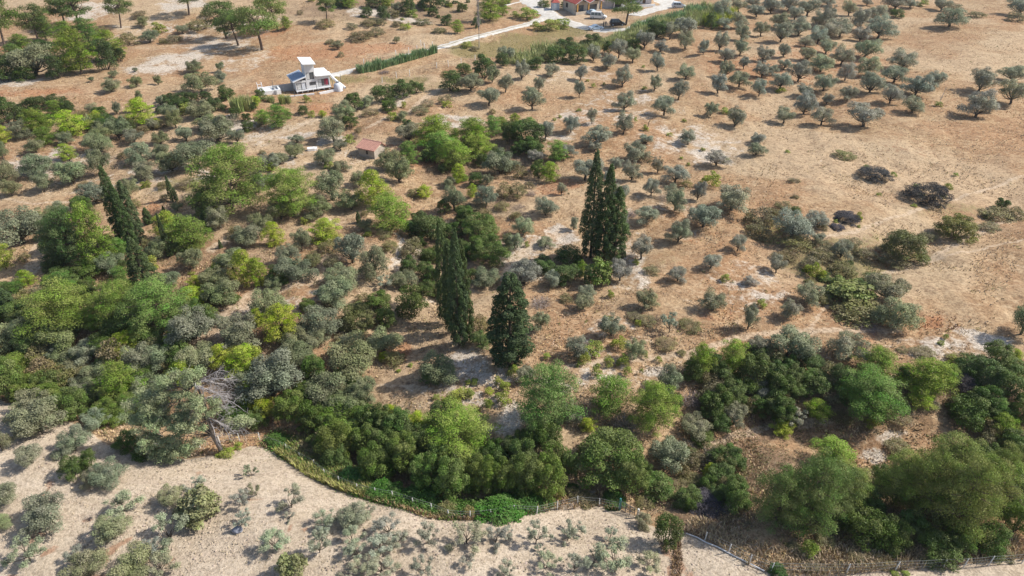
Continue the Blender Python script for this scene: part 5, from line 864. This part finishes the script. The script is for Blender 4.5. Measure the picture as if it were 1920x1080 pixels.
for it in ITEMS:
    kd = it['kind']; name, cat, cpart, spart, words, col, lim, blob = SPEC[kd]; W, H = it['W'], it['H']
    f = R.uniform(0.86, 1.16); c = [col[0] * f * R.uniform(.93, 1.08), col[1] * f * R.uniform(.96, 1.04), col[2] * f * R.uniform(.85, 1.18)]
    if kd == 'o' and it['zone'] in ((2, 0), (2, 1), (1, 0), (1, 1), (0, 0)): g_ = R.uniform(.78, 1.0); c = [c[0] * g_ * .96, c[1] * g_, c[2] * g_ * R.uniform(.78, 1.05)]
    if kd == 'P' and it['zone'] == (3, 3): c = [.19, .26, .075] if it['px'] < 1560 else [.25, .295, .075]; f_ = R.uniform(.85, 1.12); c = [v_ * f_ for v_ in c]
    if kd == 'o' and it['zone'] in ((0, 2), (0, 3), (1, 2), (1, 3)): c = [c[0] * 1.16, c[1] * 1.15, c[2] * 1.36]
    if kd in 'pP' and it['zone'] != (3, 3) and R.random() < .35: c = [c[0] * .8, c[1] * .92, c[2] * 1.2]
    if kd == 'k' and R.random() < .4: c = [v * .8 for v in c]
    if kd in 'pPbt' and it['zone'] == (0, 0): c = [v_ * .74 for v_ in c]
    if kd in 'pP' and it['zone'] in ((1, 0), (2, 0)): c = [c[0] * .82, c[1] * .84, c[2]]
    if kd == 'f' and it['zone'][0] == 3: c = [.27, .275, .125]
    if kd in 'bB' and it['zone'][0] >= 2: c = [v_ * 1.15 for v_ in c]
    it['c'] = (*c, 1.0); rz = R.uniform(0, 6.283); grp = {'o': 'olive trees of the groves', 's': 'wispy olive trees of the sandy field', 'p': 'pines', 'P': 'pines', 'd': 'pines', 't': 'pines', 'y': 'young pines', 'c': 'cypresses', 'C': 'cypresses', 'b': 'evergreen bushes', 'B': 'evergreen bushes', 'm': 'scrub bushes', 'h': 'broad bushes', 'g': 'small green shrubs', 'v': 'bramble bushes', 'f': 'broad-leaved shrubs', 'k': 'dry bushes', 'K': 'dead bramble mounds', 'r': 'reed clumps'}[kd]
    base = it['p'] - Vector((0, 0, 0.05 + 0.01 * W)); tilt = (R.uniform(-.05, .05), R.uniform(-.05, .05)) if kd not in 'cC' else (R.uniform(-.012, .012), R.uniform(-.012, .012))
    small = it['tm'] is None or kd in 'g'
    if small:
        o = link(name, it['cm'], None, base); root = o
    else:
        root = empty(name, base); o = link(cpart, it['cm'], root); s = link(spart, it['tm'], root); s.scale = (W, W, H); s.rotation_euler = (tilt[0], tilt[1], rz)
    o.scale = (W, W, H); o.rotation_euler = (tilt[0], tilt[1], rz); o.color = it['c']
    tag(root, it['label'], cat, grp)

# ------------------------------------------------------------------ the half-dead pine at the field edge
def half_dead_pine():
    b = ground(418, 851); rng = np.random.RandomState(5); root = empty('half_dead_pine', b)
    T = Tubes(); tp = [(0, 0, -.4), (-.12, 0, 1.0), (-.45, .1, 2.4), (-.55, .3, 4.2), (-.5, .6, 6.2), (-.9, .9, 8.0), (-1.2, 1.1, 9.2)]; T.add(tp, [.25, .22, .19, .16, .13, .08, .04], 10)
    lobes = []
    for c, s, n in [((-3.4, .4, 7.6), (2.4, 1.6, 1.3), 22), ((-5.4, -.2, 5.4), (2.2, 1.6, 1.7), 26), ((-3.0, -.6, 5.0), (2.0, 1.4, 1.6), 20), ((-5.0, -1.4, 3.2), (2.1, 1.5, 1.5), 22), ((-2.6, -1.6, 2.6), (1.7, 1.3, 1.4), 18), ((-1.6, -1.2, 4.6), (1.4, .9, 1.6), 14), ((-4.2, .2, 6.6), (1.8, 1.2, 1.2), 14), ((-1.0, -.6, 6.8), (1.2, .9, 1.2), 9), ((-3.9, -2.0, 1.7), (1.8, 1.1, .9), 12), ((-1.2, .8, 8.6), (1.7, 1.2, .9), 12), ((.5, -.2, 6.2), (.9, .8, 1.0), 5), ((2.0, .6, 3.2), (1.5, 1.0, .9), 9), ((-6.6, .2, 3.8), (1.2, 1.2, 1.4), 9)]:
        for _ in range(n):
            q = np.array(c) + sph(1, rng)[0] * np.array(s) * rng.uniform(.3, 1.05); r = rng.uniform(.3, .62); lobes.append((tuple(q), (r, r, r * .75)))
    for c, r in lobes[::3]:
        a = np.array(tp[rng.randint(2, 6)]); T.curve(a, c, .06, .012, .15, 6, 4, rng)
    link('trunk', T.mesh('half_dead_pine_trunk', plain('grey_brown_bark', (.20, .165, .135), .9, .25, 4, bump=.4)), root)
    o = link('crown', crown('half_dead_pine_crown', lobes, 62000, .19, .065, rng, M_NEEDLE, .9, (.15, 1.3), .2, alongout=True), root); o.color = (.34, .38, .20, 1)
    D = Tubes()
    def crook(a, d, L, r0, n=7, droop=.0, k=4):
        pts = [np.array(a, float)]; d = np.array(d, float); d /= np.linalg.norm(d)
        for _ in range(n): d = d + rng.normal(size=3) * .2 + np.array([0, 0, -droop]); d /= np.linalg.norm(d); pts.append(pts[-1] + d * L / n)
        D.add(pts, np.linspace(r0, r0 * .25, n + 1), k); return pts
    for k in range(17):
        a = np.array(tp[rng.randint(3, 6)]) + rng.normal(size=3) * .1; L = rng.uniform(2.2, 4.0); limb = crook(a, (rng.uniform(.5, 1), rng.uniform(-.6, .5), rng.uniform(-.1, .9)), L, .06, 8, .16)
        for m in range(9):
            s = limb[rng.randint(2, 8)]; tw = crook(s, (rng.uniform(.1, 1), rng.uniform(-.8, .8), rng.uniform(-.6, .7)), rng.uniform(.6, 1.5), .024, 5, .15, 3)
            for _ in range(3): crook(tw[rng.randint(1, 5)], (rng.uniform(-.2, 1), rng.uniform(-.9, .9), rng.uniform(-.8, .6)), rng.uniform(.3, .8), .012, 3, .1, 3)
    for k in range(70):
        a = np.array(lobes[rng.randint(len(lobes))][0]); crook(a, rng.normal(size=3), rng.uniform(.5, 1.3), .02, 4, .05, 3)
    db = link('dead_branches', D.mesh('dead_branches', plain('bleached_deadwood', (.36, .33, .32), .95, .2, 5)), root); db['kind'] = 'stuff'
    tag(root, 'large half-dead pine with a tangle of bare grey branches at the field edge', 'pine tree')
half_dead_pine()
def bare_tree(name, px, py, H, spread, label, cat, nb=130, mat=M_PALE, lean=(0, 0), r0=.12, up=2.6):
    b = ground(px, py); rng = np.random.RandomState(int(px)); root = empty(name, b); T = Tubes(); T.curve((0, 0, -.3), (lean[0], lean[1], H), r0, .02, .02, 8, 6, rng); link('trunk', T.mesh(name + '_trunk', mat), root); D = Tubes()
    for k in range(nb):
        z = H * rng.uniform(.28, .97); f = z / H; th = rng.uniform(0, 6.28); w = spread * (1.1 - f) * rng.uniform(.4, 1); a = (lean[0] * f, lean[1] * f, z); D.curve(a, (a[0] + math.cos(th) * w, a[1] + math.sin(th) * w, min(H * 1.02, z + w * up)), .03, .008, .1, 4, 3, rng)
    link('branches', D.mesh(name + '_branches', mat), root); tag(root, label, cat)
bare_tree('bare_poplar', 898, 90, 15.5, 1.25, 'tall leafless silvery poplar beside the dirt road', 'tree', 260)
bare_tree('dead_olive', 960 + 1010 / 4, 980 / 4, 2.6, .5, 'leaning dead olive stump with bare stick in the dry grove', 'tree', 8, M_BARK, (.5, .2), .1, 1.0)
bare_tree('dead_sapling', 1440 + 1275 / 4, 790 / 4, 3.6, .9, 'thin bare dead sapling in the upper right field', 'tree', 24, M_PALE, (.6, .3), .05, 1.2)
bare_tree('dead_pole', 605 / 1 + 160, 61, 1.8, .1, 'short leaning dead stick on the slope above the dirt road', 'stick', 3, M_PALE, (-.5, 0), .05, 1.0)

# ------------------------------------------------------------------ uncountable cover: reeds, dry grass, brush, clods
def on_ground(x, y, dz=-.03): return np.stack([x, y, height(x, y) + dz], 1)
def band(pxpts, width, n, rng):
    P = np.array([ground(*p).xy for p in pxpts]); L = np.linalg.norm(np.diff(P, axis=0), axis=1); c = np.concatenate([[0], np.cumsum(L)]); t = rng.uniform(0, c[-1], n); i = np.clip(np.searchsorted(c, t) - 1, 0, len(L) - 1); f = (t - c[i]) / L[i]
    q = P[i] + (P[i + 1] - P[i]) * f[:, None]; d = (P[i + 1] - P[i]) / L[i][:, None]; w = np.interp(t / c[-1], np.linspace(0, 1, len(width)), width); return q + np.stack([-d[:, 1], d[:, 0]], 1) * (rng.uniform(-.5, .5, n) * w)[:, None]
rng = np.random.RandomState(77)
p = band([(672, 137), (712, 127), (760, 113), (800, 103), (818, 99)], [2.4, 2.0, 2.6, 1.8, 1.0], 3200, rng)
o = link('reed_bed', blade_mesh('reed_bed', on_ground(p[:, 0], p[:, 1]), 1.0 + 1.5 * vnoise(p[:, 0], p[:, 1], 1.3, 41), .35, rng, M_LEAF, .15)); o.color = (.20, .29, .13, 1); tag(o, 'dense strip of green cane reeds along the dirt road', 'reeds', kind='stuff')
p = band([(965, 122), (1010, 105), (1060, 95), (1120, 88), (1180, 74), (1230, 58), (1290, 44), (1330, 22)], [7, 8, 6, 5.5, 7, 8, 7, 5], 12000, rng)
o = link('reed_hedge', blade_mesh('reed_hedge', on_ground(p[:, 0], p[:, 1]), 1.0 + 2.4 * vnoise(p[:, 0], p[:, 1], 2.2, 42) ** 1.3, .4, rng, M_LEAF, .16)); o.color = (.38, .40, .17, 1); tag(o, 'pale yellow-green reed hedge between the houses and olive grove', 'reeds', kind='stuff')
p = band([(1185, 60), (1215, 50), (1270, 36), (1320, 20)], [2.5, 4, 4], 3200, rng)
o = link('reed_hedge', blade_mesh('reed_hedge', on_ground(p[:, 0], p[:, 1]), 1.0 + 2.6 * vnoise(p[:, 0], p[:, 1], 2.0, 43), .35, rng, M_LEAF, .16)); o.color = (.26, .36, .17, 1); tag(o, 'greener far edge of the reed hedge beside the road', 'reeds', kind='stuff')
p = band([(1370, 30), (1345, 45), (1320, 48)], [4, 4], 1500, rng)
o = link('reed_hedge', blade_mesh('reed_hedge', on_ground(p[:, 0], p[:, 1]), 3.2, .25, rng, M_LEAF, .15)); o.color = (.42, .46, .08, 1); tag(o, 'yellow end of the reed hedge next to the olive grove', 'reeds', kind='stuff')
# tall dry and green grass along the field fence
p = band([(540, 838), (560, 850), (600, 880), (650, 910), (690, 925)], [3.0, 3.4, 3.2, 2.4, 1.6], 6000, rng)
o = link('bank_grass', blade_mesh('bank_grass', on_ground(p[:, 0], p[:, 1]), .8, .5, rng, M_LEAF, .07)); o.color = (.40, .38, .14, 1); tag(o, 'yellowish tall grass bank behind the curved field fence', 'grass', kind='stuff')
p = band([(487, 832), (520, 842), (570, 868), (620, 905), (680, 930), (740, 948), (800, 968), (880, 974), (960, 966), (1040, 946), (1100, 936), (1160, 950)], [1.0, .9, .8, .7, .5, .5, .5, .5, .6, 1.2, 2.2, 1.2], 2800, rng)
o = link('dry_grass', blade_mesh('dry_grass', on_ground(p[:, 0], p[:, 1]), .55, .5, rng, M_TWIG, .06)); o.color = (.42, .30, .17, 1); tag(o, 'strip of dry brown grass along the field fence', 'grass', kind='stuff')
p = band([(1290, 985), (1340, 1000), (1420, 1045), (1500, 1062), (1600, 1050), (1750, 1040), (1920, 1025)], [2, 2.5, 2.5, 2.4, 2.4, 2.4], 7000, rng)
o = link('dry_grass', blade_mesh('dry_grass', on_ground(p[:, 0], p[:, 1]), .6, .6, rng, M_TWIG, .06)); o.color = (.48, .37, .235, 1); tag(o, 'strip of dry straw grass along the lower-right fence', 'grass', kind='stuff')
p = band([(1270, 1010), (1270, 1045), (1268, 1085)], [.5, .7, .8], 900, rng)
o = link('dry_grass', blade_mesh('dry_grass', on_ground(p[:, 0], p[:, 1]), .28, .6, rng, M_TWIG, .05)); o.color = (.33, .225, .135, 1); tag(o, 'narrow reddish dry grass furrow below the gate', 'grass', kind='stuff')
p = band([(505, 826), (540, 840), (575, 862), (620, 890), (670, 914), (720, 930), (780, 946), (840, 958), (900, 958), (980, 950), (1030, 940)], [1.6, 2.6, 2.6, 2.4, 2.2, 2.0, 2.0, 2.0, 2.2, 2.0, 1.4], 1700, rng)
HEDGE = p
# open grassland tufts
def scatter(n, x0, x1, y0, y1, rng):
    u = rng.uniform(0, 1, n); y = y0 * (y1 / y0) ** u; return rng.uniform(-.86, .86, n) * y + 0 * x0, y
x, y = scatter(150000, 0, 0, 26, 330, rng); mk = masks(x, y)
keep = (mk['sand'] < .3) & (rng.uniform(0, 1, len(x)) < np.clip(.25 + .9 * vnoise(x, y, 5, 21) - .8 * mk['chalk'] - .7 * mk['path'], .03, 1))
x, y, mk = x[keep], y[keep], {k: v[keep] for k, v in mk.items()}
sel = (mk['red'] + .5 * vnoise(x, y, 2.5, 22)) > .75; grn = (mk['green'] > .5) & ~sel
for nm, s, col_, h_, lab in (('dry_grass', ~sel & ~grn, (.50, .375, .23, 1), .2, 'straw-coloured dry grass tufts all over the open slopes'), ('dry_grass', sel, (.40, .225, .12, 1), .26, 'rusty brown dry grass tufts in patches'), ('green_grass', grn, (.34, .32, .12, 1), .3, 'dull green grass tufts in damp patches')):
    X2, Y2 = np.repeat(x[s], 2) + rng.normal(size=2 * s.sum()) * .12, np.repeat(y[s], 2) + rng.normal(size=2 * s.sum()) * .12
    o = link(nm, blade_mesh(nm, on_ground(X2, Y2), h_, .9, rng, M_TWIG, .10)); o.color = col_; tag(o, lab, 'grass', kind='stuff')
# low brush: small leafy clumps, dense in the gullies, sparse on slopes
def clumps(name, x, y, size, col_, lab, mat, L=.16, Wd=.09, nleaf=16):
    n = len(x); s = size * rng.uniform(.5, 1.5, n); d = sph(n * nleaf, rng); d[:, 2] = np.abs(d[:, 2]) * .8; c = np.repeat(on_ground(x, y, 0.0), nleaf, 0); ss = np.repeat(s, nleaf)[:, None]
    P = c + d * ss * rng.uniform(.4, 1, (len(d), 1)); tn = np.repeat(rng.uniform(0, 1, n), nleaf) * .6 + .4 * rng.uniform(0, 1, len(d)); sh = np.repeat(rng.uniform(0, 1, n), nleaf)
    V, F_, t, s_ = leaves(P, d + rng.normal(size=d.shape) * .6, L, Wd, rng, tn, sh); o = link(name, mesh_np(name, V, F_, mat, t, s_)); o.color = col_; tag(o, lab, 'undergrowth', kind='stuff')
x, y = scatter(60000, 0, 0, 28, 330, rng); mk = masks(x, y); r_ = rng.uniform(0, 1, len(x)); v5 = vnoise(x, y, 4, 31)
ok = mk['sand'] < .2
s = ok & (r_ < np.clip(mk['dark'] * .5 * (v5 > .35), 0, 1)); clumps('low_brush', x[s], y[s], .6, (.24, .21, .105, 1), 'brown-green low brush filling the gullies and thicket floors', M_LEAF)
r_ = rng.uniform(0, 1, len(x)); s = ok & (r_ < np.clip(mk['dark'] * .35 * (v5 < .6) + .02, 0, 1)); clumps('dry_brush', x[s], y[s], .42, (.29, .205, .135, 1), 'reddish brown dry brush scattered over gullies and slopes', M_TWIG)
r_ = rng.uniform(0, 1, len(x)); s = ok & (r_ < np.clip(.016 * (vnoise(x, y, 12, 33) > .45), 0, 1)); clumps('small_weeds', x[s], y[s], .26, (.25, .25, .08, 1), 'tiny dull green weeds dotted over the dry slopes', M_LEAF)
clumps('hedge_strip', HEDGE[:, 0], HEDGE[:, 1], .8, (.13, .225, .05, 1), 'leafy green hedge strip growing along the curved field fence', M_LEAF, .15, .09, 34)
# clods on the ploughed sand
n = 42000; u = rng.uniform(0, 1, n); y = 24 * (90 / 24.) ** u; x = rng.uniform(-1.0, 1.0, n) * y; k = masks(x, y)['sand'] > .95; x, y = x[k], y[k]; n = len(x)
c = on_ground(x, y, .03); sz = (.035 + .08 * rng.uniform(0, 1, n) ** 3)[:, None]; a = rng.uniform(0, 6.28, n); offs = [np.stack([np.cos(a + j * 1.571), np.sin(a + j * 1.571), 0 * a], 1) * rng.uniform(.7, 1.3, (n, 1)) for j in range(4)]
V = np.stack([c + o_ * sz for o_ in offs] + [c + np.array([0, 0, 1.0]) * sz * rng.uniform(.5, 1.1, (n, 1)) + rng.normal(size=(n, 3)) * sz * .2], 1).reshape(-1, 3); bi = np.arange(n)[:, None] * 5
F_ = np.concatenate([bi + np.array([[j, (j + 1) % 4, 4]]) for j in range(4)])
o = link('clods', mesh_np('clods', V, F_, M_TWIG, np.repeat(rng.uniform(0, 1, n), 5), np.repeat(rng.uniform(0, 1, n), 5))); o.color = (.42, .335, .25, 1); tag(o, 'clods of pale soil over the ploughed field', 'clods', kind='stuff')
print('plants', len(ITEMS), {k: sum(1 for i in ITEMS if i['kind'] == k) for k in SPEC})

hz_me = box_mesh('haze', [(-700, 700, -120, 620, -12, 49)], M_WHITE); hz_me.materials.clear()
hm, hnt, hout = nodes_of('thin_haze'); pv = hnt.nodes.new('ShaderNodeVolumePrincipled'); pv.inputs['Color'].default_value = (.86, .91, 1.0, 1); pv.inputs['Density'].default_value = 0.00012; pv.inputs['Anisotropy'].default_value = 0.2
hnt.links.new(pv.outputs[0], hout.inputs['Volume']); hz_me.materials.append(hm); tag(link('haze', hz_me), kind='stuff')
